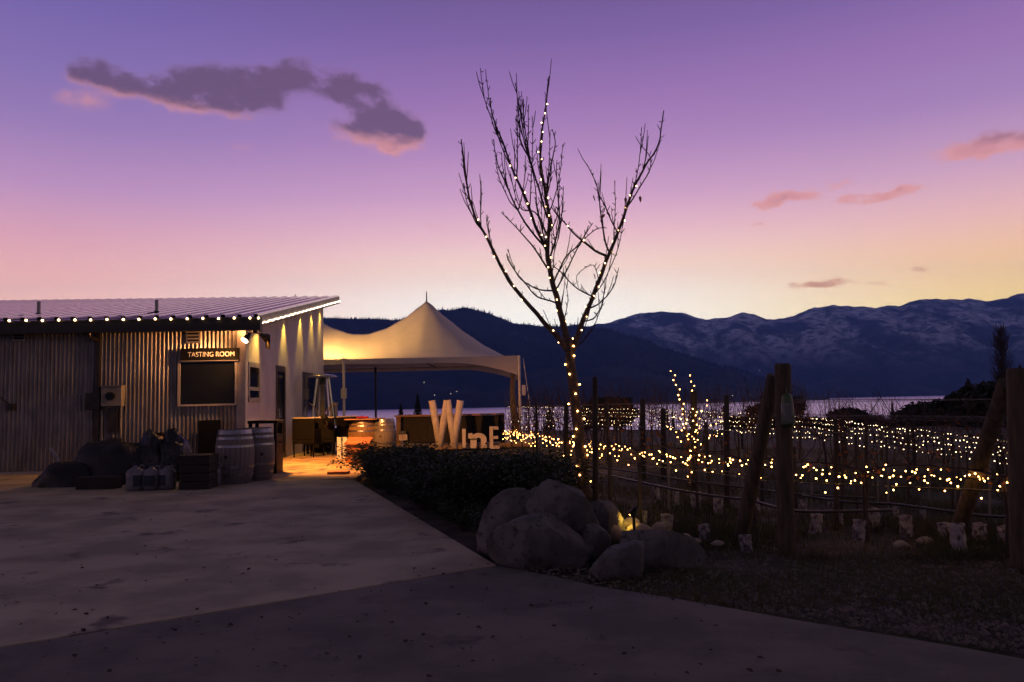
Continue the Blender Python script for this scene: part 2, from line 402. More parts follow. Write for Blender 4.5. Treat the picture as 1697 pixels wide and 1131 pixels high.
sheet('patio', [(pj.x, pj.y + .015), (cor.x, cor.y + .015), (cor.x - .15, 17), (cor.x - .3, 20), (-3.3, 24.6), (.8, 25.6), (.8, 34), (wallF.x, 34), (wallC.x, wallC.y + .05), (wallC.x, pj.y + .035)], .002, m_patio)

# ---- lake
m_lake = bpy.data.materials.new('lake_water'); m_lake.use_nodes = True
S.nt = nt = m_lake.node_tree; pb = nt.nodes['Principled BSDF']
pb.inputs['Base Color'].default_value = (.88, .88, .92, 1); pb.inputs['Metallic'].default_value = 1.0; pb.inputs['Roughness'].default_value = .33; pb.inputs['IOR'].default_value = 1.33
t = nt.nodes.new('ShaderNodeTexCoord'); mp = nt.nodes.new('ShaderNodeMapping'); mp.inputs['Scale'].default_value = (.25, .6, 1)
nt.links.new(t.outputs['Object'], mp.inputs[0])
nzn = nt.nodes.new('ShaderNodeTexNoise'); nzn.inputs['Scale'].default_value = .12; nzn.inputs['Detail'].default_value = 8; nt.links.new(mp.outputs[0], nzn.inputs['Vector'])
bp = nt.nodes.new('ShaderNodeBump'); bp.inputs['Strength'].default_value = 1.0; bp.inputs['Distance'].default_value = 3.0
nt.links.new(nzn.outputs[0], bp.inputs['Height']); nt.links.new(bp.outputs[0], pb.inputs['Normal'])
b = MB(); b.add([(-11400, 200, LAKE), (11400, 200, LAKE), (11400, 9200, LAKE), (-11400, 9200, LAKE)], [(0, 1, 2, 3)])
struct(b.build('lake', m_lake))

# ---- mountains across the lake
def mountain_mat(name, c1, c2, snow, lo, hi, z0, z1):
    m = bpy.data.materials.new(name); m.use_nodes = True; S.nt = nt = m.node_tree
    pb = nt.nodes['Principled BSDF']; pb.inputs['Roughness'].default_value = .95; pb.inputs['Specular IOR Level'].default_value = .05
    t = nt.nodes.new('ShaderNodeTexCoord')
    def nz(sc, det, st=(1, 1, 1)):
        mp = nt.nodes.new('ShaderNodeMapping'); mp.inputs['Scale'].default_value = st; nt.links.new(t.outputs['Object'], mp.inputs[0])
        n = nt.nodes.new('ShaderNodeTexNoise'); n.inputs['Scale'].default_value = sc; n.inputs['Detail'].default_value = det; n.inputs['Roughness'].default_value = .65
        nt.links.new(mp.outputs[0], n.inputs['Vector']); return S(n.outputs[0])
    c = mixc(sstep(nz(.004, 8), .4, .62), (*c1, 1), (*c2, 1))
    sp = nt.nodes.new('ShaderNodeSeparateXYZ'); nt.links.new(t.outputs['Object'], sp.inputs[0])
    f = sstep(nz(.0022, 10, (1, .5, .8)), lo, hi) * sstep(S(sp.outputs[2]), z0, z1) * sstep(nz(.012, 6), .32, .6)
    c = mixc(f, c, (*snow, 1)); nt.links.new(c.s, pb.inputs['Base Color']); return m
m_mt1 = mountain_mat('forested_hill', (.030, .035, .034), (.055, .055, .050), (.40, .42, .48), .58, .72, 100, 420)
m_mt2 = mountain_mat('snow_dusted_mountain', (.065, .075, .09), (.11, .12, .14), (.85, .88, .95), .43, .56, 150, 600)
def lerp_pts(pts, x):
    if x <= pts[0][0]: return pts[0][1]
    for (x0, y0), (x1, y1) in zip(pts, pts[1:]):
        if x <= x1:
            t = (x - x0) / (x1 - x0); t = t * t * (3 - 2 * t) * .5 + t * .5
            return y0 + (y1 - y0) * t
    return pts[-1][1]
def mountain(name, pts, Ds, Dr, m, seed, step, rows, amp, jag):
    b = MB(); cols = []; x = -1000
    while x <= 2700: cols.append(x); x += step if -50 < x < 1750 else step * 4
    nr = rows + 4; ridge = []
    for x in cols:
        d0 = ray(x, 566); ax = d0.x / d0.y
        yr = lerp_pts(pts, x) + jag * fbm((x * .05, seed, 0), 4)
        dr = ray(x, yr); s1 = dr.z / dr.y; ax = dr.x / dr.y
        ds = Ds * (1 + .05 * fbm((x * .004, seed, 5), 3)); s0 = (LAKE - 2 - EYE.z) / ds
        for k in range(nr):
            t = k / rows
            Y = ds + (Dr - ds) * t; X = ax * Y
            if t <= 1:
                rid = 1 - abs(fbm((X / 900 + seed, Y / 1400, 1), 5)) * 1.6
                p = t ** .8 + amp * (rid - .62) * 3.0 * t * (1 - t) + .05 * fbm((X / 250, Y / 250, seed), 4) * min(1, 4 * t) * (1 - t)
                p = min(p, .97 + .03 * t) if t < 1 else 1.0
                sl = s0 + (s1 - s0) * p
            else: sl = s1 - (t - 1) * .25
            b.v.append((X, Y, EYE.z + sl * Y))
        ridge.append(len(b.v) - nr + rows)
    for i in range(len(cols) - 1):
        for k in range(nr - 1): b.f.append((i * nr + k, (i + 1) * nr + k, (i + 1) * nr + k + 1, i * nr + k + 1))
    struct(b.build(name, m, smooth=True)); return b, cols, nr
ridge1 = [(-1000, 500), (-300, 520), (0, 525), (300, 520), (480, 524), (536, 527), (600, 529), (650, 531), (690, 527), (735, 514), (778, 511), (812, 521), (850, 536), (905, 541), (958, 539), (1000, 545), (1060, 562), (1120, 584), (1200, 608), (1280, 630), (1350, 652), (1400, 668), (1500, 700), (2700, 700)]
ridge2 = [(-1000, 520), (600, 560), (900, 560), (1000, 537), (1060, 520), (1092, 516), (1130, 519), (1168, 530), (1198, 527), (1232, 518), (1280, 530), (1305, 527), (1342, 512), (1382, 506), (1450, 510), (1490, 506), (1530, 496), (1600, 496), (1642, 499), (1697, 486), (1800, 470), (2000, 480), (2700, 450)]
B1, cols1, nr1 = mountain('hill', ridge1, 3100, 4600, m_mt1, 3.3, 5, 44, .16, 2.0)
B2, cols2, nr2 = mountain('mountain', ridge2, 5600, 8200, m_mt2, 8.1, 5, 60, .30, 2.5)
b = MB(); rr = random.Random(3)
for i, x in enumerate(cols1):
    if not 520 < x < 1330: continue
    for q in range(26):
        k = rr.choice([44, 44, 43, 43, 42, 41]) if q < 9 else rr.randint(16, 43)
        p = Vector(B1.v[i * nr1 + k]) + Vector((rr.uniform(-9, 9), rr.uniform(-15, 15), -3))
        h = rr.uniform(9, 19) * (1 if rr.random() < .8 else 1.35); r = h * .2; a = rr.random() * 6
        b.add([p + Vector((r * math.cos(a + j * 2.094), r * math.sin(a + j * 2.094), 0)) for j in range(3)] + [p + Vector((0, 0, h))], [(0, 1, 3), (1, 2, 3), (2, 0, 3)])
o = b.build('hillside_forest', m_conifer, kind='stuff'); tag(o, 'dark conifer forest covering the hill across the lake', 'forest')

# ---- the air between here and the mountains
hz = bpy.data.materials.new('evening_haze'); hz.use_nodes = True; hz.node_tree.nodes.clear()
pv = hz.node_tree.nodes.new('ShaderNodeVolumePrincipled'); pv.inputs['Color'].default_value = (.14, .34, 1.0, 1); pv.inputs['Anisotropy'].default_value = .5; pv.inputs['Density'].default_value = 7.5e-5
oo = hz.node_tree.nodes.new('ShaderNodeOutputMaterial'); hz.node_tree.links.new(pv.outputs[0], oo.inputs['Volume'])
b = MB().box(-12000, 12000, -80, 9400, LAKE - 6, 1500); o = b.build('haze', hz); o['kind'] = 'stuff'
tag(o, 'thin blue evening haze over the lake and mountains', 'haze')
#@@END_SETTING

# ================================================================== TASTING ROOM BUILDING
def plane_hit(px, py, p0, n):
    d = ray(px, py); return EYE + d * ((p0 - EYE).dot(n) / d.dot(n))
def front(px, py, off=0.0):      # pixel -> (local x, z) on the front wall plane, pushed out by off
    p = plane_hit(px, py, cornerB - e2 * off, e2) - cornerB; return -p.dot(e1), p.z
def side(px, py, off=0.0):       # pixel -> (local y, z) on the side wall plane
    p = plane_hit(px, py, cornerB - e1 * off, e1) - cornerB; return p.dot(e2), p.z
LEN = side(536, 560)[0]                           # length of the side wall
HN = front(405, 538)[1]; HF = side(535, 503)[1]   # wall heights at the near and far end
print('LEN', LEN, HN, HF, cornerB)
OV = .42; OVF = .45
RS = (HF - HN) / LEN                              # roof slope
house = thing('tasting_room_building', 'corrugated metal tasting room with lit shed roof and pale side wall', 'building', cornerB, BY)
def zr(y): return HN + .02 + RS * y               # underside of the roof
def hb(mb, name, m, parent=house, **k): return mb.build(name, m, parent, local=True, **k)
XL = -13.0
# inner walls
hb(MB().box(XL, -.06, .05, .2, 0, HN), 'front_wall_core', m_black)
b = MB(); b.add([(-.2, .06, 0), (-.03, .06, 0), (-.03, LEN, 0), (-.2, LEN, 0), (-.2, .06, zr(0)), (-.03, .06, zr(0)), (-.03, LEN, zr(LEN) - .02), (-.2, LEN, zr(LEN) - .02)],
      [(0, 3, 2, 1), (4, 5, 6, 7), (0, 1, 5, 4), (1, 2, 6, 5), (2, 3, 7, 6), (3, 0, 4, 7)]); hb(b, 'side_wall_core', m_black)
b = MB().box(XL, -.21, LEN - .15, LEN, 0, zr(LEN) - .02); hb(b, 'rear_wall', m_stucco)
# corrugated sheets on the front
PITCHC = .086; per = 9
def sheet_mesh(w, z0, z1):
    mb = MB(); n = per * 8
    for zz in (z0, z1):
        for i in range(n + 1):
            x = w * i / n; mb.v.append((x, -.017 * math.cos(2 * math.pi * i / 8), zz))
    for i in range(n): mb.f.append((i, i + 1, n + 2 + i, n + 1 + i))
    return mb
sw = PITCHC * per; x = -.17; k = 0; proto = None
while x > XL:
    if proto is None: proto = hb(sheet_mesh(sw, .0, HN), 'corrugated_sheet', m_galv, smooth=True); o = proto
    else: o = bpy.data.objects.new('corrugated_sheet', proto.data); col.objects.link(o); o.parent = house
    o.location = (x - sw, .016 + (.003 if k % 2 else 0), .03); x -= sw - .0; k += 1
hb(MB().box(-.17, .012, -.012, .03, .0, HN), 'corner_trim', m_trim)
hb(MB().box(XL, -.17, -.03, .06, -.02, .05), 'base_flashing', m_trim)
# pale panels on the side wall, with real openings left out
def ss(px, py): return side(px, py)
w0, wz1 = ss(411.5, 599.5); w1, wz0 = ss(431, 667)
d0, dz1 = ss(457, 605); d1, _ = ss(473, 608)
q0, qz1 = ss(501, 616); q1, _ = ss(526, 621)
openings = [(w0, w1, wz0, wz1), (d0, d1, 0, dz1), (q0, q1, 0, qz1)]
edges = sorted(set([.012, LEN] + [e for o_ in openings for e in o_[:2]] + [side(px, 560)[0] for px in (451, 486, 512)]))
for a, c in zip(edges, edges[1:]):
    mid = (a + c) / 2; spans = [(0.0, None)]
    for (o0, o1, z0, z1) in openings:
        if o0 <= mid <= o1: spans = ([(0.0, z0)] if z0 > 0 else []) + [(z1, None)]
    for z0, z1 in spans:
        ta, tc_ = (z1, z1) if z1 is not None else (zr(a), zr(c))
        jj = .004
        mb = MB(); mb.add([(-.03, a + jj, z0), (0, a + jj, z0), (0, c - jj, z0), (-.03, c - jj, z0), (-.03, a + jj, ta), (0, a + jj, ta), (0, c - jj, tc_), (-.03, c - jj, tc_)],
                          [(0, 3, 2, 1), (4, 5, 6, 7), (0, 1, 5, 4), (1, 2, 6, 5), (2, 3, 7, 6), (3, 0, 4, 7)])
        hb(mb, 'wall_panel', m_stucco)
def framed(name, o0, o1, z0, z1, fm, fw=.06, handle=False, rail=None):
    f = hb(MB().box(-.028, .012, o0, o1, z1 - fw, z1 + .02).box(-.028, .012, o0, o0 + fw, z0, z1 - fw).box(-.028, .012, o1 - fw, o1, z0, z1 - fw).box(-.028, .025, o0, o1, z0 - .01, z0 + fw), name, fm)
    mb = MB().box(-.026, -.012, o0 + fw, o1 - fw, z0 + fw, z1 - fw); p = mb.build('pane', m_glass, f, local=True)
    if rail: MB().box(-.02, .004, o0 + fw, o1 - fw, rail - .04, rail + .04).build('rail', fm, f, local=True)
    if handle: MB().tube([(.05, o0 + .14, .95), (.05, o0 + .14, 1.25)], .012).box(-.012, .05, o0 + .13, o0 + .15, .97, .99).box(-.012, .05, o0 + .13, o0 + .15, 1.21, 1.23).build('handle', m_chrome, f, local=True)
    return f
framed('side_window', w0 + .01, w1 - .01, wz0 + .01, wz1 - .02, m_trim, .09, rail=wz0 + .3)
framed('glass_door', d0 + .01, d1 - .01, .02, dz1 - .03, m_frame, .12, handle=True)
framed('patio_door', q0 + .01, q1 - .01, .02, qz1 - .03, m_frame, .1, handle=True)
# roof panels with standing seams
yf, yb = -OVF, LEN + .55; px_ = OV; wP = .34; k = 0; rp = None
while px_ > XL:
    x0 = px_ - wP
    if rp is None:
        mb = MB(); T = .05
        L = [(0, 0), (wP - .12, 0), (wP - .112, .07), (wP - .03, .07), (wP - .022, 0), (wP, 0)]
        for yy in (yf, yb):
            for (u, v) in L: mb.v.append((u, yy, zr(yy) + .16 + v))
        n = len(L)
        for i in range(n - 1): mb.f.append((i, i + 1, n + i + 1, n + i))
        rp = hb(mb, 'roof_panel', m_roof); o = rp
    else: o = bpy.data.objects.new('roof_panel', rp.data); col.objects.link(o); o.parent = house
    o.location = (x0, 0, 0.0); px_ -= wP
def slab(x0, x1, y0, y1, lo, hi):
    mb = MB(); return mb.add([(x0, y0, zr(y0) + lo), (x1, y0, zr(y0) + lo), (x1, y1, zr(y1) + lo), (x0, y1, zr(y1) + lo), (x0, y0, zr(y0) + hi), (x1, y0, zr(y0) + hi), (x1, y1, zr(y1) + hi), (x0, y1, zr(y1) + hi)],
        [(0, 3, 2, 1), (4, 5, 6, 7), (0, 1, 5, 4), (1, 2, 6, 5), (2, 3, 7, 6), (3, 0, 4, 7)])
hb(slab(XL, OV - .03, yf + .03, yb - .03, .02, .155), 'roof_deck', m_soffit)
fa = hb(slab(OV - .028, OV + .012, yf + .05, yb, -.015, .185), 'rake_fascia', m_fascia)
slab(OV - .025, OV + .02, yf + .05, yb + .01, -.05, -.017).build('drip_edge', m_soffit, fa, local=True)
for i in range(9):
    y = .4 + i * 1.05; MB().ball((OV + .012, y, zr(y) + .12), .012, 6, 4).build('screw', m_frame, fa, local=True)
hb(slab(XL, OV + .012, yb, yb + .03, -.01, .19), 'ridge_cap', m_gutter)
# black gutter along the eave
gz1 = zr(yf) + .135; gz0 = gz1 - .25
gut = hb(MB().box(XL, OV + .03, yf - .10, yf + .05, gz0, gz1).box(XL, OV + .035, yf - .115, yf - .10, gz1 - .03, gz1 + .004), 'gutter', m_gutter)
MB().box(OV + .03, OV + .05, yf - .13, yf + .06, gz0 - .04, gz1 + .02).build('end_cap', m_gutter, gut, local=True)
fx, _ = front(163, 640)
hb(MB().box(fx - .04, fx + .04, -.06, -.005, .55, HN - .02).tube([(fx, yf, gz0 + .02), (fx, yf, gz0 - .08), (fx, -.03, HN - .3)], .035, 6), 'downspout', m_frame)
for px in (22, 229):                                  # roof vent pipes
    hx, _ = front(px, 500); yy = 1.0
    pz = zr(yy) + .16
    v = hb(MB().tube([(hx, yy, pz - .02), (hx, yy, pz + .34)], .04, 8), 'vent_pipe', m_trim)
    MB().lathe([(.12, 0), (.10, .02), (.055, .08)], 10, (hx, yy, pz)).build('flashing', m_gutter, v, local=True)
for (x0, x1, y0, y1) in ((24, 40, 545, 563), (311, 330, 545, 567)):   # gable vents
    a, z1 = front(x0, y0); c, z0 = front(x1, y1)
    v = hb(MB().box(a - .03, c + .03, -.02, .02, z0 - .03, z1 + .03), 'wall_vent', m_trim)
    for i in range(4): zz = z0 + (z1 - z0) * (i + .5) / 4; MB().box(a, c, -.03, -.021, zz - .022, zz + .014).build('louvre', m_black, v, local=True)
# big dark window with metal frame
a, z1 = front(296, 598); c, z0 = front(394, 672)
f = hb(MB().box(a, c, -.05, .02, z1 - .04, z1).box(a, c, -.06, .02, z0, z0 + .04).box(a, a + .05, -.05, .02, z0 + .04, z1 - .04).box(c - .05, c, -.05, .02, z0 + .04, z1 - .04), 'front_window', m_trim)
MB().box(a + .05, c - .05, -.015, .0, z0 + .04, z1 - .04).build('pane', m_glass, f, local=True)
# meter boxes, conduits, hose bib
def bx(px0, px1, py0, py1, d, off=0):
    a, z1 = front(px0, py0); c, z0 = front(px1, py1); return MB().box(a, c, -.02 - d, .0, z0, z1), (a, c, z0, z1)
mb, (a, c, z0, z1) = bx(174, 207, 641, 673, .16); mt = hb(mb, 'meter_cabinet', m_meter, bevel=.008)
MB().tube([((a + c) / 2, -.17, (z0 + z1) / 2), ((a + c) / 2, -.27, (z0 + z1) / 2)], .085, 14).build('meter_dial', m_glass, mt, local=True)
MB().box(a - .015, c + .015, -.2, .0, z1, z1 + .02).build('cabinet_lid', m_meter, mt, local=True)
mb, q = bx(147, 170, 652, 679, .13); hb(mb, 'junction_box', m_frame, bevel=.006)
mb, q = bx(181, 197, 677, 716, .05); hb(mb, 'disconnect_panel', m_frame)
for px, y0, y1 in ((171, 679, 735), (189, 716, 740), (202, 673, 735)):
    a, z1 = front(px, y0); _, z0 = front(px, y1); hb(MB().tube([(a, -.04, z0), (a, -.04, z1)], .018, 6), 'conduit', m_meter)
a, z = front(160, 690); hb(MB().tube([(a + .07 * math.cos(t * .5), -.05, z + .09 * math.sin(t * .5)) for t in range(13)], .012, 5), 'cable_loop', m_tube)
a, z = front(20, 675); f = hb(MB().box(a - .06, a + .06, -.08, 0, z - .07, z + .07), 'outlet_box', m_frame)
a2, z2 = front(-6, 652); MB().tube(spline([(a2, -.03, z2), (a - .15, -.04, z + .14), (a, -.05, z + .05)]), .014, 5).build('cable', m_tube, f, local=True)
# eave bulbs on a cable
def bulb_thing(name, label, m, pts, r, wire_pts, group=None, wr=.006, joined=False, cat='light string', seg=8, rings=6):
    loc = Vector(pts[0]); t = thing(name, label, cat, loc, 0, group)
    if wire_pts: MB().tube(wire_pts, wr, 4).build('cable', m_wire, t)
    if joined:
        mb = MB()
        for p in pts: mb.ball(p, r * random.uniform(.75, 1.2), 5, 3)
        o = mb.build('bulb', m, t, kind='stuff')
    else:
        pr = None
        for p in pts:
            if pr is None: pr = MB().ball((0, 0, 0), r, seg, rings).build('bulb', m, t, local=True, smooth=True); pr.location = Vector(p) - loc
            else: inst(pr, t, p, 'bulb')
    return t
def bl(p): return BW(p[0], p[1], p[2])
pts = []
for i, px in enumerate((15, 43, 70, 97, 124, 150, 177, 204, 230, 257, 283, 310, 336, 362, 388, 414, 437)):
    hx, hz_ = front(px, 532 - 5 * px / 437, -yf + .14); pts.append(bl((min(hx, OV + .02), yf - .135, hz_ + .004 * math.sin(i * 2.3))))
bulb_thing('eave_light_string', 'row of round warm bulbs along the black eave gutter', e_warm, pts, .024, [p + Vector((0, .012, .02)) for p in [bl((XL, yf - .13, pts[0].z - .0 - cornerB.z))] + pts])
n = 66; pts = []
for i in range(n):
    y = yf + .12 + (yb - yf - .1) * i / (n - 1); pts.append(bl((OV + .035, y, zr(y) + .03 + .012 * math.sin(i * 1.9))))
bulb_thing('rake_light_string', 'bright line of closely spaced white bulbs along the sloping roof edge', e_strip, pts, .015, [p - Vector((0, 0, .02)) for p in pts])
# downlights under the rake soffit
Y5 = [side(px, 560)[0] for px in (428, 470, 497, 516, 530)]
for iy, y in enumerate(Y5):
    zz = zr(y) + .0
    f = hb(MB().tube([(.13, y, zz + .04), (.13, y, zz - .05)], .05, 12), 'downlight', m_fascia)
    MB().tube([(.13, y, zz - .051), (.13, y, zz - .054)], .038, 12).build('lens', e_can, f, local=True)
    if iy: lamp('downlight_lamp', 'SPOT', bl((.13, y, zz - .06)), 150, (1, .60, .08), size=.03, aim=bl((.10, y, 0)), angle=68, blend=.8)
    else: lamp('downlight_lamp', 'SPOT', bl((.17, y, zz - .06)), 200, (1, .54, .08), size=.03, aim=bl((.5, -.3, 0)), angle=84, blend=.8)
# twin floodlight at the corner of the eave
fl = thing('floodlight', 'twin black floodlight under the eave corner, one lens glowing', 'floodlight', bl((OV - .12, yf + .1, gz0)), BY)
fl_o = Vector((OV - .12, yf + .1, gz0))
MB().tube([fl_o + Vector((0, 0, .03)), fl_o + Vector((0, 0, -.06))], .05, 10).build('mount', m_gutter, fl, local=False) if False else None
def flb(mb, name, m, par=fl):
    o = mb.build(name, m, par, local=True); return o
flb(MB().tube([(0, 0, .03), (0, 0, -.05)], .055, 12), 'mount', m_gutter)
def head(d, base, lit, nm):
    d = Vector(d).normalized(); bz = Vector(base)
    pts = [bz, bz + d * .04, bz + d * .07, bz + d * .19, bz + d * .2]
    flb(MB().tube([(0, 0, -.03), bz], .014, 6), 'arm', m_gutter)
    h = flb(MB().tube(pts, [.035, .045, .05, .085, .088], 14), nm, m_gutter)
    MB().tube([bz + d * .201, bz + d * .206], .078, 14).build('lens', e_lamp if lit else e_lamp, h, local=True)
    return bz + d * .25
p1 = head((-.35, -.55, -.75), (-.10, -.03, -.06), True, 'lit_head'); p2 = head((.55, .75, -.42), (.10, .03, -.07), False, 'turned_head')
flb(MB().box(.198, .206, .10, .47, -.36, -.05), 'added_light_flap', mat('black_flap_metal', (.0012, .0012, .0012), (.0008, .0008, .0008), rough=.9, spec=0.0))  # added flap shading the side wall, near black so the lamp barely lights it
rotB = Matrix.Rotation(BY, 3, 'Z')
FW = lambda p: Vector(fl.location) + rotB @ Vector(p)
lamp('flood_lamp', 'SPOT', FW(p1), 320, (1, .40, .11), size=.05, aim=BW(-3.2, -.1, .9), angle=110, blend=1.0)
lamp('flood_lamp', 'SPOT', FW(p2), 1600, (1, .37, .075), size=.02, aim=BW(2.3, 1.1, 0.0), angle=122, blend=.45)
# small bare bulb under the soffit beside the corner
sl_ = thing('soffit_lamp', 'small bare glowing bulb under the eave beside the corner trim', 'lamp', bl((-.08, -.16, HN - .03)), BY)
flb(MB().tube([(0, 0, .06), (0, 0, .0)], .035, 10), 'socket', m_gutter, sl_); flb(MB().ball((0, 0, -.035), .035, 10, 8), 'bulb', e_lamp, sl_)
lamp('soffit_lamp_light', 'POINT', bl((-.08, -.30, HN - .14)), 22, (1, .38, .10), size=.04)
# added lamp on the hidden rear wall, a guessed source for the tent's glow
rl = thing('added_wall_lamp', 'added unseen lamp high on the rear wall shining on the tent', 'lamp', bl((-.5, LEN + .02, 3.35)), BY)
rl.location = bl((-.5, LEN + .02, 4.1))
flb(MB().box(-.09, .09, 0, .1, -.12, .12), 'housing', m_gutter, rl); flb(MB().box(-.07, .07, .1, .13, -.1, .08), 'lens', e_lamp, rl)
lamp('added_wall_lamp_light', 'SPOT', bl((-.35, LEN + .5, 4.25)), 600, (1, .52, .13), size=.06, aim=bl((1.4, LEN + 2.2, 2.9)), angle=125, blend=.8)
# TASTING ROOM sign
def text(name, body, size, m, parent, loc, rot, sx=1.0, depth=.004, font_off=0.0):
    cu = bpy.data.curves.new(name, 'FONT'); cu.body = body; cu.size = size; cu.extrude = depth; cu.align_x = 'CENTER'; cu.align_y = 'CENTER'; cu.offset = font_off
    o = bpy.data.objects.new(name + '_tmp', cu); col.objects.link(o)
    me = bpy.data.meshes.new_from_object(o.evaluated_get(bpy.context.evaluated_depsgraph_get())); bpy.data.objects.remove(o)
    me.materials.clear(); me.materials.append(m)
    t = bpy.data.objects.new(name, me); col.objects.link(t); t.parent = parent; t.location = loc; t.rotation_euler = rot; t.scale = (sx, 1, 1); return t
a, z1 = front(302, 578.5); c, z0 = front(398, 598)
sg = thing('tasting_room_sign', 'black sign board reading TASTING ROOM above the dark window', 'sign', bl(((a + c) / 2, -.06, (z0 + z1) / 2)), BY)
hw, hh = (c - a) / 2, (z1 - z0) / 2
flb(MB().box(-hw, hw, -.03, .03, -hh, hh), 'board', m_black, sg); flb(MB().box(-hw, hw, -.036, -.031, -hh, -hh + .012), 'edge_strip', m_trim, sg)
text('lettering', 'TASTING ROOM', hh * 1.08, m_white, sg, (.03, -.036, .0), (R(90), 0, 0), sx=.90)
#@@END_BUILDING

# ================================================================== TENT
TY0, TY1 = 26.5, 32.6; TX1 = at(861, 600, TY0).x; TXM = at(570, 600, TY0).x; EAVE = at(700, 593, TY0).z; TXP = at(707, 500, 29.55).x
bayR = TX1 - TXP; bayL = TXP - TXM; PEAK = at(706, 498, 29.55).z - EAVE; TX0 = TXM - (TX1 - TXM); TXP2 = TXM - bayL
yc, hw2 = (TY0 + TY1) / 2, (TY1 - TY0) / 2
def canopy(x, y):
    v = min(1, abs(y - yc) / hw2)
    if x >= TXP or x <= TXP2:
        u = (x - TXP) / bayR if x >= TXP else (TXP2 - x) / bayR
        u = min(1, u); s_ = (u ** 2.6 + v ** 2.6) ** (1 / 2.6)
        return EAVE + PEAK * max(0, 1 - min(1, s_)) ** 1.42
    u = (TXP - x) / bayL if x > TXM else (x - TXP2) / bayL
    Rr = .47 + .53 * (1 - u) ** 1.8
    return EAVE + PEAK * Rr * (1 - v) ** 1.42
tent = thing('event_tent', 'cream peaked event tent glowing yellow beside the building', 'tent', (TXM, TY0, 0))
b = MB(); NX, NY = 96, 40
for j in range(NY + 1):
    for i in range(NX + 1):
        x = TX0 + (TX1 - TX0) * i / NX; y = TY0 + (TY1 - TY0) * j / NY
        wr = .012 * math.sin(x * 9 + y * 2) * (1 - abs(y - yc) / hw2) + .006 * math.sin(x * 23 - y * 7)
        b.v.append((x, y, canopy(x, y) + (wr if 0 < i < NX and 0 < j < NY else 0)))
for j in range(NY):
    for i in range(NX): b.f.append((j * (NX + 1) + i, j * (NX + 1) + i + 1, (j + 1) * (NX + 1) + i + 1, (j + 1) * (NX + 1) + i))
can = b.build('canopy', m_canvas, tent, smooth=True)
def valance(p, q, dl, dr, nm='valance'):
    b = MB(); n = 40; p, q = Vector(p), Vector(q); nrm = (q - p).normalized().cross(Vector((0, 0, 1))) * .012
    for i in range(n + 1):
        t = i / n; c = p.lerp(q, t); d = .19 + (dl - .19) * max(0, 1 - t / .42) ** 2 + (dr - .19) * max(0, (t - .58) / .42) ** 2
        b.v += [tuple(c + nrm), tuple(c + nrm * (1 + .5 * math.sin(t * 60)) - Vector((0, 0, d)))]
    for i in range(n): b.f.append((2 * i, 2 * i + 1, 2 * i + 3, 2 * i + 2))
    return b.build(nm, m_canvas, tent, smooth=True)
valance((TXM, TY0, EAVE), (TX1, TY0, EAVE), .16, .68); valance((TX0, TY0, EAVE), (TXM, TY0, EAVE), .68, .16)
valance((TX1, TY0, EAVE), (TX1, TY1, EAVE), .68, .68); valance((TX1, TY1, EAVE), (TXM, TY1, EAVE), .68, .2); valance((TXM, TY1, EAVE), (TX0, TY1, EAVE), .2, .68); valance((TX0, TY1, EAVE), (TX0, TY0, EAVE), .68, .68)
def pole(x, y, m=m_alu, r=.045, h=EAVE):
    o = MB().tube([(x, y, g(x, y) - .02), (x, y, h)], r, 8).build('leg_pole', m, tent)
    MB().box(x - .1, x + .1, y - .1, y + .1, g(x, y) - .01, g(x, y) + .012).build('foot_plate', m_alu, o); return o
pm = pole(TXM, TY0 - .03); pole(TX1 - .02, TY0); pole(TX0, TY0); pole(TX1, TY1, m_dpole); pole(TXM, TY1, m_dpole); pole(TX0, TY1, m_dpole)
MB().box(TXM - .08, TXM + .08, TY0 - .12, TY0 + .05, at(566, 661, TY0).z, at(566, 644, TY0).z).build('control_box', m_alu, pm)
MB().tube([(TXM - .25, TY0 - .05, EAVE - .05), (TXM, TY0 - .06, EAVE + .03), (TXM + .25, TY0 - .05, EAVE - .05)], .02, 6).build('bracket', m_alu, pm)
for xx in (TXP, TXP2):
    MB().tube([(xx, yc, EAVE + .7), (xx, yc, EAVE + PEAK + .32)], [.045, .02], 8).build('peak_mast', m_dpole, tent)
for (a, c) in (((TX0, TY0), (TX1, TY0)), ((TX1, TY0), (TX1, TY1)), ((TX0, TY1), (TX1, TY1))):
    MB().tube([(a[0], a[1] + .04, EAVE - .05), (c[0], c[1] + .04, EAVE - .05)], .03, 6).build('eave_rail', m_dpole, tent)
for xx in (TXP, TXP2): MB().tube([(xx, TY0, EAVE - .05), (xx, TY1, EAVE - .05)], .025, 6).build('cross_cable', m_dpole, tent)
q = Vector((TX1 + .12, TY0 - .05, EAVE - .1)); w = Vector((TX1 + .45, TY0 - .3, 0))
rp_ = MB().tube([q, w], .008, 4).build('guy_rope', m_alu, tent)
c = at(868, 647, TY0); MB().box(c.x - .06, c.x + .06, c.y - .04, c.y + .04, c.z - .17, c.z + .17).build('weight_tag', m_alu, rp_)
x0 = at(848, 650, TY0 + .4).x
b = MB()
b.tube([(x0 + .1, TY0 + .4, EAVE - .1), (x0 + .02, TY0 + .4, 1.6), (x0 + .12, TY0 + .35, .02)], [.07, .10, .15], 9); b.build('rolled_curtain', m_roll, tent, smooth=True)

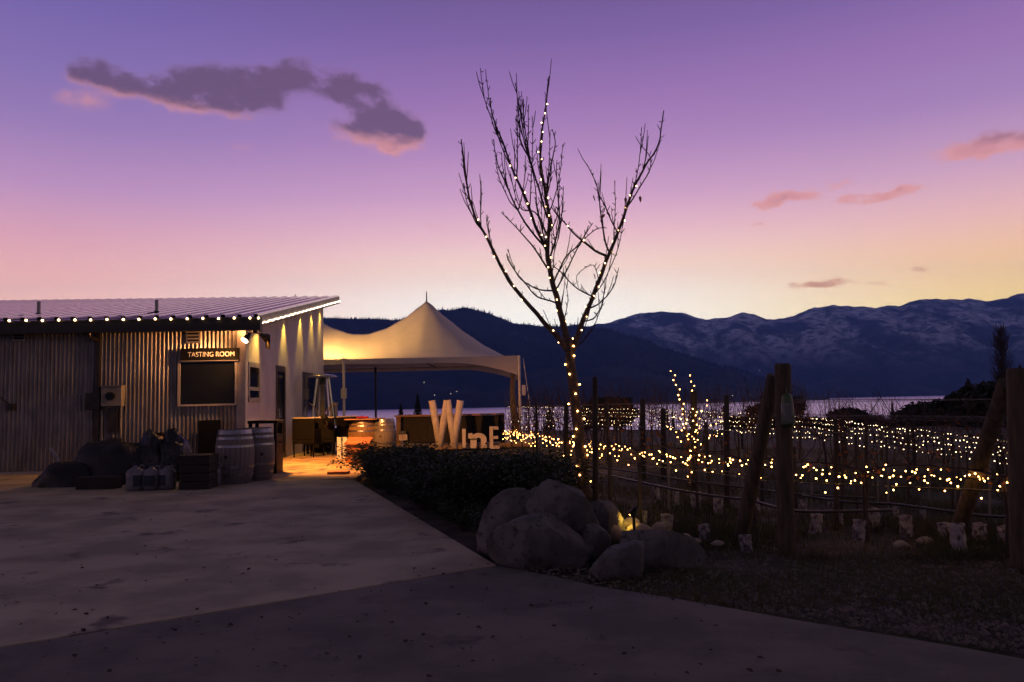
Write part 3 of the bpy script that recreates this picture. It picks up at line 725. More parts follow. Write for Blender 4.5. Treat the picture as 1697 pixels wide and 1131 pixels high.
# ================================================================== BAR COUNTER UNDER THE TENT, SIGN LETTERS
BYY = 25.6
a = at(657, 690, BYY); c = at(833, 684, BYY); topz = (a.z + c.z) / 2
bar = thing('bar_counter', 'long dark board bar counter behind the white letters', 'bar', (a.x, BYY, 0))
n = 12
for i in range(n):
    x0 = a.x + .22 + (c.x - a.x - .32) * i / n; x1 = a.x + .22 + (c.x - a.x - .32) * (i + 1) / n
    MB().box(x0 + .004, x1 - .004, BYY + .02, BYY + .05, .06, topz - .06).build('board', m_darkwood, bar)
MB().box(a.x + .2, c.x - .08, BYY + .055, BYY + .09, .03, topz - .055).build('backing_panel', m_black, bar)
MB().box(a.x - .05, c.x + .05, BYY - .12, BYY + .5, topz - .05, topz).build('counter_top', m_orange if False else m_boardtop, bar)
for xx in (a.x, a.x + 1.35, (a.x + c.x) / 2 + .55, c.x - .08): MB().box(xx, xx + .14, BYY - .08, BYY + .02, 0, topz - .05).build('post', m_oak2 if xx == a.x else m_darkwood, bar)  # end post in honey oak: the orange light on it is put into its colour
for px, hgt in ((697, .09), (703, .07), (728, .06), (752, .08), (775, .08), (790, .06)):
    p = at(px, 683, BYY + .2); MB().box(p.x - .09, p.x + .09, BYY + .1, BYY + .3, topz, topz + hgt).build('tray', m_darkwood, bar) if False else None
sb = thing('notice_board', 'small two-panel notice with script writing on the bar post', 'sign', (at(665, 722, BYY - .2).x, BYY - .15, at(665, 722, BYY).z))
l0, l1 = at(661, 714, BYY - .15), at(675, 730, BYY - .15); zm = at(668, 720, BYY - .15).z
MB().box(l0.x, l1.x, BYY - .16, BYY - .14, zm, l0.z).build('dark_panel', m_black, sb); MB().box(l0.x, l1.x, BYY - .165, BYY - .14, l1.z, zm - .01).build('pale_panel', m_white, sb)
for i in range(3):
    zz = zm + .03 + i * .03; pts = [(l0.x + .02 + (l1.x - l0.x - .05) * t / 22, BYY - .163, zz + .012 * math.sin(t * 2.1 + i) + .006 * math.sin(t * 5)) for t in range(23)]
    MB().tube(pts, .004, 4).build('chalk_line', m_white, sb)
for i in range(4):
    zz = l1.z + .04 + i * .035; MB().box(l0.x + .05, l1.x - .04 - .03 * (i % 2), BYY - .168, BYY - .1655, zz, zz + .012).build('text_line', m_orange, sb)

LY = 23.4
def lp(x, y): return at(x, y, LY)
def log(mb, p, q, r): mb.tube([p, Vector(p).lerp(Vector(q), .5), q], [r, r * .97, r], 12)
W = thing('letter_w', 'tall white letter W made of four round logs', 'letter', lp(738, 742))
for (p, q) in ((((716, 664), (729, 741))), ((741, 664), (728, 741)), ((741.5, 663.5), (754, 742)), ((763, 664), (751, 742))):
    b = MB(); log(b, lp(*p), lp(*q), .105); b.build('log_stroke', m_letter, W, smooth=False)
for o in W.children:
    for pl in o.data.polygons: pl.use_smooth = len(pl.vertices) == 4
def box_px(mb, x0, x1, y0, y1, d=.12):
    p, q = lp(x0, y0), lp(x1, y1); return mb.box(p.x, q.x, LY - d / 2, LY + d / 2, q.z, p.z)
I = thing('letter_i', 'narrow dim white letter I between the W and the n', 'letter', lp(769, 742)); box_px(MB(), 766, 772, 711, 742).build('stroke', m_letter, I)
N = thing('letter_n', 'white rounded lower-case letter n with a thick arch', 'letter', lp(790, 743))
b = MB(); box_px(b, 779.5, 790, 727, 742.5); box_px(b, 797, 806.5, 729, 742.5); b.build('stem', m_letter, N)
b = MB(); cx, cz = lp(793, 729).x, lp(793, 729).z; ro, ri = lp(806.5, 729).x - cx, lp(797, 729).x - cx
for i in range(13):
    t = math.pi * i / 12
    for r_, sc in ((ro, .82), (ri, .9)):
        for d in (-.06, .06): b.v.append((cx + r_ * math.cos(t), LY + d, cz + r_ * sc * math.sin(t)))
for i in range(12):
    o = 4 * i
    b.f += [(o, o + 4, o + 6, o + 2), (o + 1, o + 3, o + 7, o + 5), (o, o + 1, o + 5, o + 4), (o + 2, o + 6, o + 7, o + 3)]
b.build('arch', m_letter, N)
box_px(MB(), 776, 783, 718.5, 726.8, .118).build('serif', m_letter, N)
Eo = thing('letter_e', 'white painted capital letter E at the end of the row', 'letter', lp(820, 744))
box_px(MB(), 811, 817.5, 707, 744).build('stem', m_letter, Eo)
for (x1, y0, y1) in ((826, 707, 712), (826, 723, 727.5), (828, 739, 744)): box_px(MB(), 817.55, x1, y0, y1).build('bar', m_letter, Eo)

# ================================================================== BARRELS AND PATIO FURNITURE
def barrel_proto(name, label, m, loc, rz, H=.90, r0=.265, r1=.345, group=None, top=None):
    t = thing(name, label, 'barrel', loc, rz, group); ns = 24
    prof = [(r0 + (r1 - r0) * (1 - (2 * k / 10 - 1) ** 2), H * k / 10) for k in range(11)]
    stave = MB(); 
    for (r, z) in prof:
        for a in (-math.pi / ns * .985, 0, math.pi / ns * .985): stave.v.append((r * math.cos(a), r * math.sin(a), z))
    for k in range(10):
        for q in range(2): o = 3 * k + q; stave.f.append((o, o + 1, o + 4, o + 3))
    p = None
    for k in range(ns):
        if p is None: p = stave.build('stave', m, t, local=True, smooth=True); o = p
        else: o = bpy.data.objects.new('stave', p.data); col.objects.link(o); o.parent = t
        o.rotation_euler = (0, 0, 2 * math.pi * k / ns)
    MB().lathe([(r0 * .97, .02), (r0 * .985, .03), (r0 * .99, H - .035)], 24).build('barrel_head', m, t, local=True)
    for z0, hgt in ((.015, .07), (.13, .045), (.27, .04), (H - .31, .04), (H - .175, .045), (H - .085, .07)):
        rr_ = lambda z: r0 + (r1 - r0) * (1 - (2 * z / H - 1) ** 2) + .004
        MB().lathe([(rr_(z0), z0), (rr_(z0 + hgt), z0 + hgt), (rr_(z0 + hgt) - .012, z0 + hgt), (rr_(z0) - .012, z0)], 32).build('hoop', m_hoop, t, local=True, smooth=False)
    a = -1.9; MB().tube([((r1 + .0) * math.cos(a), r1 * math.sin(a), H / 2), ((r1 + .008) * math.cos(a), (r1 + .008) * math.sin(a), H / 2)], .028, 8).build('bung', m_darkwood, t, local=True)
    return t
p = gnd(389, 801); barrel_proto('wine_barrel', 'large grey weathered wine barrel standing in front of the other', m_oak, p, .2, H=.93, r0=.265, r1=.325)
p = gnd(426, 795); barrel_proto('wine_barrel', 'grey wine barrel tucked between the front barrel and the bin', m_oak, p, .9, H=.93, r0=.25, r1=.31)
p = gnd(605, 752); p.z = 0
bt = barrel_proto('barrel_table', 'honey coloured barrel table with a wooden top and red item', m_oak2, p, .4, H=.90, r0=.36, r1=.45)
th = thing('table_board', 'round wooden board lying on the honey coloured barrel', 'table top', p + Vector((0, 0, .9)))
for i in range(5):
    w_ = .50; y0 = -w_ + 2 * w_ * i / 5; y1 = y0 + 2 * w_ / 5 - .006; ym = max(abs(y0), abs(y1)); xw = math.sqrt(max(.04, w_ * w_ - min(abs(y0), abs(y1), abs((y0 + y1) / 2)) ** 2 * .9))
    MB().box(p.x - xw, p.x + xw, p.y + y0, p.y + y1, .903, .935).build('plank', m_boardtop, th)
red = thing('red_bag', 'crumpled red bag on the barrel table', 'bag', p + Vector((-.08, -.1, .936)))
b = MB()
for i in range(5): b.ball((p.x - .16 + i * .06, p.y - .12 + .03 * (i % 2), .955 + .012 * (i % 3)), .05, 8, 6, .6)
b.build('folds', m_red, red, smooth=True)
p2_ = gnd(638, 752); barrel_proto('wine_barrel', 'shadowed barrel behind the barrel table near the bar post', m_oak, p2_, .1, H=.92, r0=.24, r1=.30)
# orange box bench in front of the barrel table
p = gnd(590, 768)
bn = thing('storage_bench', 'orange lidded wooden bench beside the barrel table', 'bench', (p.x, p.y, 0))
zt = at(588, 733, p.y).z; x0, x1 = at(571, 745, p.y).x, at(612, 745, p.y).x
for i in range(4): MB().box(x0 + .02, x1 - .02, p.y, p.y + .03, .02 + i * (zt - .08) / 4, .014 + (i + 1) * (zt - .08) / 4).build('slat', m_orange, bn)
MB().box(x0 + .02, x0 + .05, p.y + .031, p.y + .42, .02, zt - .06).build('side_panel', m_orange, bn)
b = MB(); b.add([(x0, p.y - .03, zt - .06), (x1, p.y - .03, zt - .06), (x1, p.y + .45, zt + .06), (x0, p.y + .45, zt + .06), (x0, p.y - .03, zt - .03), (x1, p.y - .03, zt - .03), (x1, p.y + .45, zt + .09), (x0, p.y + .45, zt + .09)], [(0, 3, 2, 1), (4, 5, 6, 7), (0, 1, 5, 4), (1, 2, 6, 5), (2, 3, 7, 6), (3, 0, 4, 7)])
b.build('lid', m_orange, bn)
p = gnd(561, 786); o = MB().box(p.x - .2, p.x + .2, p.y - .09, p.y + .09, .004, .05).build('paving_brick', m_orange, None, bevel=.01); tag(o, 'flat orange brick lying on the patio', 'brick')
# pyramid patio heater
p = at(535, 690, 22.3); hx, hy = p.x, 22.3
ph = thing('patio_heater', 'tall pyramid patio heater with glass tube and round cap', 'heater', (hx, hy, 0))
zt = at(535, 623, hy).z; zb = .75
for sx, sy in ((-1, -1), (1, -1), (1, 1), (-1, 1)):
    MB().beam((hx + sx * .26, hy + sy * .26, zb), (hx + sx * .13, hy + sy * .13, zt - .06), .045, .045).build('corner_rail', m_chrome, ph)
MB().box(hx - .28, hx + .28, hy - .28, hy + .28, .03, zb).build('base_cabinet', m_black, ph)
MB().tube([(hx, hy, zb), (hx, hy, zt - .06)], .075, 12).build('glass_tube', m_clear, ph, smooth=True)
MB().lathe([(.16, 0), (.40, .0), (.42, .02), (.30, .07), (.06, .10)], 20, (hx, hy, zt - .05)).build('cap', m_chrome, ph, smooth=True)
for sx in (-1, 1):
    for k in range(3): MB().beam((hx - .2 + k * .02, hy + sx * .22, zb + .3 + k * .4), (hx + .2 - k * .02, hy + sx * .22, zb + .3 + k * .4), .012, .012).build('guard_bar', m_chrome, ph)
# gas cylinder beside the heater
p = at(551, 690, 22.8); cy_ = thing('gas_cylinder', 'grey canister standing on the table behind the chairs', 'canister', (p.x, 22.8, 0))
zc1 = at(551, 668, 22.8).z; MB().lathe([(.13, .0), (.15, .03), (.15, zc1 - .75), (.12, zc1 - .72)], 14, (p.x, 22.8, .72)).build('drum', m_meter, cy_, smooth=True); MB().tube([(p.x, 22.8, zc1), (p.x, 22.8, zc1 + .03)], .07, 10).build('collar', m_chrome, cy_)
# dark side table and two wicker tub chairs
def chair(px, Y, rz, label):
    q = at(px, 740, Y); t = thing('wicker_chair', label, 'chair', (q.x, Y, 0), rz)
    L_ = lambda mb, n, m=m_chair, par=None, **k: mb.build(n, m, par or t, local=True, **k)
    L_(MB().box(-.31, .31, -.30, .30, .34, .44), 'seat', bevel=.02)
    L_(MB().box(-.31, .31, .24, .31, .44, .98), 'backrest', bevel=.02)
    for s_ in (-1, 1):
        L_(MB().box(min(s_ * .31, s_ * .25), max(s_ * .31, s_ * .25), -.30, .24, .45, .70), 'armrest', bevel=.015)
        for y in (-.27, .27): L_(MB().tube([(s_ * .27, y, 0), (s_ * .28, y, .34)], [.018, .024], 8), 'leg')
    L_(MB().box(-.24, .24, -.28, .22, .44, .50), 'cushion', m_black, bevel=.02)
    L_(MB().tube([(-.3, .275, .99), (.3, .275, .99)], .022, 8), 'top_rail', m_fascia)
    return t
chair(512, 20.6, 2.9, 'black wicker armchair beside the pale wall by the heater')
chair(535, 20.9, 3.3, 'black wicker armchair between the heater and the side table')
chair(566, 21.6, 3.9, 'black wicker armchair turned towards the barrel table')
p = at(553, 745, 20.4); tb = thing('patio_table', 'square dark patio table between the wicker chairs', 'table', (p.x, 21.9, 0))
tx, ty = at(545, 700, 22.0).x, 22.0; zt = at(545, 692, 22.0).z
MB().box(tx - .55, tx + .75, ty - .35, ty + .95, zt - .05, zt).build('table_top', m_black, tb)
for sx in (-.5, .7):
    for sy in (-.3, .9): MB().box(tx + sx - .03, tx + sx + .03, ty + sy - .03, ty + sy + .03, 0, zt - .05).build('leg', m_black, tb)
p = at(567, 742, 19.6); wb = thing('white_post_sign', 'low white A-frame board beside the orange bench', 'sign', (p.x, 19.6, 0))
for s_ in (-1, 1): MB().box(p.x + s_ * .07 - .05, p.x + s_ * .07 + .05, 19.58, 19.62, .0, .52).build('leaf_board', m_white, wb)
# curved bare branches (dried arrangement) on the chair table
br = thing('wrought_branches', 'two curled bare branches in a vase by the heater', 'ornament', at(538, 690, 20.2))
MB().lathe([(.05, 0), (.08, .06), (.05, .14), (.045, .15)], 12, at(538, 697, 20.2)).build('vase', m_black, br)
for L_ in (((512, 668), (520, 674), (527, 685), (534, 694)), ((560, 668), (548, 674), (540, 682), (536, 694)), ((536, 694), (542, 702), (539, 707)), ((550, 671), (543, 684), (541, 690))):
    MB().tube(spline([at(x, y, 20.2) for x, y in L_]), .012, 5).build('branch', m_frame, br)

# ================================================================== THINGS ALONG THE FRONT WALL
# square bin with an open-sided hood
p = gnd(430, 786); bw = .27
bi = thing('litter_bin', 'tall black litter bin with an open-sided hood', 'bin', (p.x + .05, p.y + .25, 0), BY)
L_ = lambda mb, n, m, **k: mb.build(n, m, bi, local=True, **k)
zt = at(430, 697, p.y + .25).z
L_(MB().box(-bw, bw, -bw, bw, 0, zt - .28), 'body', m_black, bevel=.01)
for sx in (-1, 1):
    for sy in (-1, 1): L_(MB().box(sx * (bw - .03) - .03, sx * (bw - .03) + .03, sy * (bw - .03) - .03, sy * (bw - .03) + .03, zt - .279, zt - .061), 'hood_post', m_black)
L_(MB().box(-bw - .02, bw + .02, -bw - .02, bw + .02, zt - .06, zt), 'hood', m_black, bevel=.015)
L_(MB().tube([(bw + .02, -.1, zt - .45), (bw + .06, 0, zt - .45), (bw + .02, .1, zt - .45)], .015, 6), 'side_handle', m_black)
# black board against the wall
a, z1 = front(329, 697, .1); c, z0 = front(365, 757, .1)
o = MB().box(a, c, -.12, -.06, .0, z1).build('black_board', m_black, None, local=True); o.location = cornerB; o.rotation_euler = (0, 0, BY); tag(o, 'tall black panel leaning on the wall behind the barrels', 'panel')
# dark crate
p = gnd(320, 812); s0 = (at(345, 790, p.y).x - at(296, 790, p.y).x) / 2; zt = at(320, 757, p.y).z
cr = thing('wooden_crate', 'dark square wooden crate beside the water jugs', 'crate', (p.x, p.y + s0, 0), BY)
for i in range(4):
    z0 = zt * i / 4 + .005; z1 = zt * (i + 1) / 4 - .005
    for (x0, x1, y0, y1) in ((-s0, s0, -s0, -s0 + .02), (-s0, s0, s0 - .02, s0), (-s0, -s0 + .02, -s0 + .021, s0 - .021), (s0 - .02, s0, -s0 + .021, s0 - .021)): MB().box(x0, x1, y0, y1, z0, z1).build('slat', m_darkwood, cr, local=True)
MB().box(-s0 - .01, s0 + .01, -s0 - .01, s0 + .01, zt - .004, zt + .018).build('lid', m_darkwood, cr, local=True)
# water jugs
def jug(px, py, label, rz=0, sc=1.0):
    p = gnd(px, py); t = thing('water_jug', label, 'jug', p, rz); s_ = .108 * sc; h = .33 * sc
    prof = [(s_ * .9, 0), (s_ * 1.12, .02), (s_ * 1.15, h * .3), (s_ * 1.1, h * .42), (s_ * 1.15, h * .54), (s_ * 1.15, h * .74), (s_ * .95, h * .86), (s_ * .45, h * .95), (s_ * .22, h), (s_ * .22, h * 1.06)]
    MB().lathe(prof, 16).build('body', m_jug, t, local=True, smooth=True); MB().lathe([(s_ * .27, 0), (s_ * .27, .035), (s_ * .2, .04)], 12, (0, 0, h * 1.06)).build('cap', m_label, t, local=True)
    MB().tube(spline([(s_ * .5, 0, h * .95), (s_ * .85, 0, h * 1.05), (s_ * 1.1, 0, h * .95), (s_ * 1.08, 0, h * .78)], 4), .014, 6).build('handle', m_jug, t, local=True)
    b = MB(); n = 8
    for z in (h * .2, h * .66):
        for k in range(n + 1): a = -1.57 - .7 + 1.4 * k / n; b.v.append((s_ * 1.175 * math.cos(a), s_ * 1.175 * math.sin(a), z))
    for k in range(n): b.f.append((k, k + 1, n + 2 + k, n + 1 + k))
    b.build('paper_label', m_label, t, local=True)
jug(224, 813, 'cloudy plastic water jug next to the tarpaulin heap', .9, 1.15); jug(250, 812, 'cloudy plastic water jug with navy label, middle of three', .2, 1.1); jug(277, 811, 'cloudy plastic water jug touching the dark crate', -.5, 1.1); jug(352, 806, 'cloudy plastic water jug between the crate and the barrel', .1, 1.1)
# tarpaulin heap and rubbish bags
def lump(name, m, label, cat, cx, cy0, sx, sy, sz, seed, rz=0, lev=4, amp=.28, fr=2.2):
    bm = bmesh.new(); bmesh.ops.create_icosphere(bm, subdivisions=lev, radius=1)
    for v in bm.verts:
        n = v.co.normalized(); d = 1 + amp * noise.fractal(n * fr + Vector((seed, 0, 0)), .9, 2.1, 5) + .06 * noise.noise(n * 9 + Vector((0, seed, 0)))
        v.co = Vector((n.x * sx, n.y * sy, max(-.15, n.z) * sz)) * d
    me = bpy.data.meshes.new(name); bm.to_mesh(me); bm.free(); me.materials.append(m); me.polygons.foreach_set('use_smooth', [True] * len(me.polygons))
    o = bpy.data.objects.new(name, me); col.objects.link(o); o.location = (cx, cy0, .0); o.rotation_euler = (0, 0, rz); tag(o, label, cat); return o
p = gnd(150, 806); lump('tarpaulin_heap', m_tarp, 'wide low heap under a black tarpaulin by the metal wall', 'tarpaulin', p.x + .08, p.y + .6, .80, .55, .80, 2.0, amp=.14, fr=1.6)
p = gnd(95, 808); lump('tarpaulin_fold', m_tarp, 'low tail of the black tarpaulin spread on the ground', 'tarpaulin', p.x, p.y + .35, .55, .4, .42, 5.0, amp=.15, fr=1.5)
p = gnd(225, 803); lump('rubbish_bag', m_bag, 'shiny black rubbish bag against the tarpaulin heap', 'bag', p.x - .02, p.y + .65, .42, .42, .86, 9.0, lev=4, amp=.22)
p = gnd(258, 803); lump('rubbish_bag', m_bag, 'shiny black rubbish bag behind the water jugs', 'bag', p.x, p.y + .75, .33, .38, .88, 12.0, lev=4, amp=.22)
p = at(248, 730, 15.6); tu = thing('wooden_tub', 'half barrel tub with dark rim behind the rubbish bags', 'tub', (p.x, 15.9, 0))
zt = at(248, 718, 15.9).z; MB().lathe([(.22, 0), (.24, zt - .1), (.245, zt - .02)], 18, (p.x, 15.9, 0)).build('staves', m_oak, tu); MB().lathe([(.25, zt - .07), (.255, zt), (.2, zt), (.2, zt - .05)], 18, (p.x, 15.9, 0)).build('rim', m_black, tu)
p = gnd(155, 812); o = MB().box(p.x - .33, p.x + .33, p.y + .05, p.y + .3, 0, .2).build('low_box', m_darkwood, None, bevel=.01); tag(o, 'low dark box in front of the tarpaulin heap', 'box')
p = at(98, 770, 15.0); o = MB().beam((p.x, 15.0, .38), (p.x - .14, 14.95, .62), .05, .05).build('tarp_pole', m_hoop, None); tag(o, 'short metal bar poking from the tarpaulin', 'bar')
#@@END_PROPS

# ================================================================== BOULDERS
def rock(name, label, cat, cx, cy0, cz, sx, sy, sz, seed, rz=0, tilt=(0, 0), m=m_rock, cuts=9, lev=5, group=None):
    rr = random.Random(seed); bm = bmesh.new(); bmesh.ops.create_icosphere(bm, subdivisions=lev, radius=1)
    planes = []
    for i in range(cuts):
        n = Vector((rr.uniform(-1, 1), rr.uniform(-1, 1), rr.uniform(-.4, 1))).normalized(); planes.append((n, rr.uniform(.58, .82)))
    for v in bm.verts:
        n = v.co.normalized(); q = n * (1 + .10 * noise.fractal(n * 1.3 + Vector((seed, 1, 2)), 1, 2, 3))
        for pn, d in planes:
            e = q.dot(pn) - d
            if e > 0: q = q - pn * e * .985
        q *= 1 + .030 * noise.fractal(n * 4 + Vector((0, seed, 0)), 1, 2, 4) + .008 * noise.noise(n * 17)
        v.co = Vector((q.x * sx, q.y * sy, q.z * sz))
    me = bpy.data.meshes.new(name); bm.to_mesh(me); bm.free(); me.materials.append(m); me.polygons.foreach_set('use_smooth', [True] * len(me.polygons))
    o = bpy.data.objects.new(name, me); col.objects.link(o); o.location = (cx, cy0, cz); o.rotation_euler = (tilt[0], tilt[1], rz); tag(o, label, cat, group); return o
def rock_px(px0, px1, py0, py1, Y, label, seed, tilt=(0, 0), dep=.9, rz=0, **k):
    a, c = at(px0, py0, Y), at(px1, py1, Y); cx = (a.x + c.x) / 2; cz = (a.z + c.z) / 2
    w_, h_ = abs(c.x - a.x) / 2, abs(a.z - c.z) / 2
    return rock('boulder', label, 'boulder', cx, Y, cz, w_ * 1.28, w_ * dep * 1.2, h_ * 1.3, seed, rz, tilt, **k)
rock_px(798, 912, 826, 935, 7.2, 'large grey boulder on the shrub side of the pile', 21, (0, -.5))
rock_px(866, 910, 813, 850, 7.5, 'small boulder wedged behind the top of the pile', 4)
rock_px(886, 988, 802, 876, 6.9, 'slab-sided grey boulder resting on top of the pile', 33, (.15, .25), dep=.8)
rock_px(950, 1030, 838, 910, 7.25, 'rounded boulder under the top one, on the vineyard side', 45, (0, .6))
rock_px(826, 990, 870, 955, 6.55, 'wide low boulder at the front of the pile by the driveway', 52, (.1, .12), dep=.55)
rock_px(952, 1020, 874, 925, 6.75, 'small boulder in the gap in the middle of the pile', 66, (0, .3))
rock_px(982, 1070, 902, 966, 6.15, 'small pale boulder with flat face beside the driveway edge', 74, (0, -.2))
rock_px(1018, 1152, 882, 968, 6.5, 'big dark rounded boulder at the gravel end of the pile', 87, dep=.7)
cob = [(1013, 1036, 860, 882, 7.3), (1030, 1062, 858, 878, 7.45), (1034, 1082, 868, 896, 7.2), (1036, 1068, 884, 908, 6.95), (1080, 1106, 866, 890, 7.3), (1000, 1034, 868, 900, 7.1), (1062, 1100, 884, 902, 7.0),
       (1120, 1145, 884, 898, 7.0), (1145, 1162, 892, 902, 6.9), (1250, 1290, 905, 916, 7.2), (1480, 1510, 896, 912, 7.0), (1520, 1550, 890, 905, 7.2), (1600, 1640, 905, 918, 6.9), (1176, 1200, 896, 906, 6.9)]
for i, (x0, x1, y0, y1, Y) in enumerate(cob):
    a, c = at(x0, y0, Y), at(x1, y1, Y)
    near = i < 7
    rock('cobble', 'rounded cobblestone beside the boulder pile' if near else 'flat stone lying in the gravel by the vineyard', 'stone', (a.x + c.x) / 2, Y, (a.z + c.z) / 2, (c.x - a.x) / 2, (c.x - a.x) / 2 * .8, (a.z - c.z) / 2, 100 + i, m=m_cobble, cuts=1, lev=3, group='cobbles beside the boulder pile' if near else 'flat stones in the gravel')
gl = thing('added_spotlight', 'small added spotlight on a stake casting yellow light on the cobbles', 'spotlight', gp(*at(1050, 846, 6.95).xy))  # added fixture, guessed as the source of the yellow light here
q = at(1050, 846, 6.95)
MB().tube([(q.x, q.y, -.03), (q.x, q.y, q.z)], .012, 6).build('stem', m_gutter, gl); MB().tube([q + Vector((.02, -.03, .03)), q + Vector((-.02, .03, -.03))], [.016, .024], 10).build('hood', m_gutter, gl)
MB().ball(q + Vector((-.022, .034, -.034)), .014, 8, 6).build('bulb', e_gold, gl)
lamp('added_spotlight_light', 'SPOT', q + Vector((-.04, .06, -.05)), 9, (1, .60, .08), size=.02, aim=at(1034, 868, 7.38), angle=72, blend=.8)

# ================================================================== THE LIT TREE
TYY = 11.2
tb0 = gnd(969, 826); TYY = tb0.y
tree = thing('cherry_tree', 'young bare tree wrapped in fairy lights beside the boulders', 'tree', tb0)
def c7(cx, cy0): return 740 + cx / 2.308, 110 + cy0 / 2.308
def limb(pts, d0, d1, crop=True):
    out = []
    for i, q in enumerate(pts):
        x, y = c7(*q) if crop else q
        t = i / (len(pts) - 1); out.append(at(x, y, TYY + d0 + (d1 - d0) * t))
    return out
trunk_px = [(969, 826), (967, 790), (962, 740), (956, 690), (950, 640), (945, 600), (944, 580), (941, 560)]
tr = limb(trunk_px, 0, 0, False); trs = spline(tr, 5)
MB().tube(trs, [.085 - .03 * i / len(trs) + (.03 if i < 3 else 0) for i in range(len(trs))], 12).build('trunk', m_bark, tree, smooth=True)
limbs = [  # crop points, depth start, depth end, radius start, radius end
    ('A', [(466, 1095), (430, 1040), (380, 990), (330, 930), (260, 850), (210, 770), (160, 670), (110, 580), (80, 470), (62, 350), (57, 280)], 0, -.7, .034, .005),
    ('B', [(468, 1085), (450, 1000), (425, 900), (400, 800), (385, 700), (395, 600), (380, 500), (362, 400), (360, 300), (375, 180), (390, 40)], 0, .4, .044, .005),
    ('C', [(478, 1090), (495, 1045), (525, 970), (560, 880), (610, 750), (660, 630), (710, 480), (760, 380), (810, 300), (830, 170)], 0, .6, .038, .005),
    ('D', [(388, 720), (340, 610), (300, 500), (250, 390), (215, 290), (175, 190), (170, 120)], .2, -.4, .02, .004),
    ('E', [(383, 700), (300, 600), (240, 480), (195, 370), (178, 280)], .2, .8, .014, .004),
    ('E', [(385, 770), (330, 690), (270, 620), (210, 560)], .2, -.5, .012, .003),
    ('F', [(385, 580), (350, 460), (318, 350), (300, 240), (293, 125)], .25, -.1, .014, .004),
    ('G', [(380, 490), (400, 380), (415, 300), (405, 240)], .3, .7, .011, .003),
    ('H', [(398, 730), (430, 600), (425, 480), (420, 360)], .2, -.3, .012, .003),
    ('H', [(425, 660), (440, 560), (448, 460)], 0, -.3, .008, .003),
    ('I', [(610, 725), (560, 700), (500, 650), (440, 590), (400, 540)], .35, -.3, .016, .004),
    ('J', [(625, 715), (605, 660), (590, 560), (575, 460), (537, 375)], .35, .8, .013, .004),
    ('K', [(655, 635), (625, 580), (600, 520), (575, 480)], .4, .2, .010, .003),
    ('L', [(690, 540), (735, 470), (775, 400), (780, 350), (755, 315)], .45, .2, .009, .003),
    ('M', [(540, 930), (590, 905), (640, 840), (658, 770)], .15, -.3, .010, .003),
    ('N', [(520, 980), (570, 960), (600, 890), (612, 800)], .1, .6, .010, .003),
    ('O', [(412, 860), (340, 850), (270, 800), (235, 700)], .1, .5, .011, .003),
    ('P', [(418, 905), (350, 880), (300, 830), (240, 750), (228, 720)], .1, -.5, .010, .003),
    ('Q', [(410, 830), (450, 740), (500, 690), (570, 625), (610, 618)], .15, .6, .011, .003),
    ('S', [(418, 860), (470, 760), (520, 660), (560, 600)], .1, -.4, .010, .003),
    ('T', [(562, 880), (500, 850), (440, 790), (405, 760)], .15, -.2, .010, .003),
    ('U', [(490, 1080), (540, 1030), (575, 970), (600, 900)], 0, .4, .008, .003),
    ('V', [(385, 700), (350, 560), (335, 440), (300, 290)], .2, .6, .011, .003),
    ('W', [(384, 640), (340, 560), (280, 540), (240, 400)], .2, .3, .010, .003),
    ('X', [(445, 980), (465, 900), (455, 830)], .05, -.2, .006, .002),
    ('Y', [(395, 640), (425, 560), (430, 430)], .2, .0, .008, .003),
    ('Z', [(560, 890), (580, 830), (560, 760), (500, 800), (505, 850)], .2, .3, .006, .002)]
paths = {}
rr = random.Random(11)
twigs = MB()
extra = []
for i in range(26):                             # upright shoots growing from the limbs
    src = rr.choice('BBBDDCCAEF'); q = [l for l in limbs if l[0] == src][0]; base = spline(limb(q[1], q[2], q[3]), 5)
    j = int(len(base) * rr.uniform(.28, .72)); p = base[j]; d = (base[j + 1] - base[j]).normalized(); sd = Vector((rr.choice((-1, 1)) * rr.uniform(.15, .6), rr.uniform(-.6, .6), 0)); L = rr.uniform(.45, 1.15)
    extra.append(('shoot', [p, p + (d * .3 + sd * .5) * L * .4 + Vector((0, 0, .12 * L)), p + sd * L * .42 + d * L * .25 + Vector((0, 0, .45 * L)), p + sd * L * .5 + d * L * .3 + Vector((0, 0, .85 * L))], 0, 0, .0075, .0025))
for nm, pts, d0, d1, r0, r1 in limbs + extra:
    W3 = spline(pts if nm == 'shoot' else limb(pts, d0, d1), 5); n = len(W3)
    W3 = [p + Vector((.012 * noise.noise(p * 5), .012 * noise.noise(p * 5 + Vector((9, 0, 0))), .01 * noise.noise(p * 4))) for p in W3]
    rad = [1.15 * (r0 + (r1 - r0) * (i / (n - 1)) ** .8) + .0015 for i in range(n)]
    b = MB(); b.tube(W3, rad, 8 if r0 > .015 else 5)
    L = 0.0; nxt = .15
    for i in range(n - 1):                      # fruiting spurs and short shoots belong to their limb
        L += (W3[i + 1] - W3[i]).length
        while L > nxt:
            nxt += rr.uniform(.04, .11)
            if i < 2: continue
            d = (W3[i + 1] - W3[i]).normalized(); sdir = (d * rr.uniform(.2, 1.0) + Vector((rr.uniform(-1, 1), rr.uniform(-1, 1), rr.uniform(-.1, .5)))).normalized()
            lng = rr.random() > .86; ln = rr.uniform(.15, .5) if lng else rr.uniform(.03, .085)
            if lng: sdir = (sdir * .45 + d * .6 + Vector((0, 0, .35))).normalized()
            p = W3[i]; b.tube([p, p + sdir * ln * .6 + Vector((0, 0, .006)), p + sdir * ln + Vector((0, 0, ln * .2))], [max(.006, rad[i] * .4), .0055, .004], 4)
    b.build('limb' if r0 > .015 else 'branch', m_bark if r0 > .03 else m_twig, tree, smooth=True)
    paths.setdefault(nm, (W3, rad))
lf = None
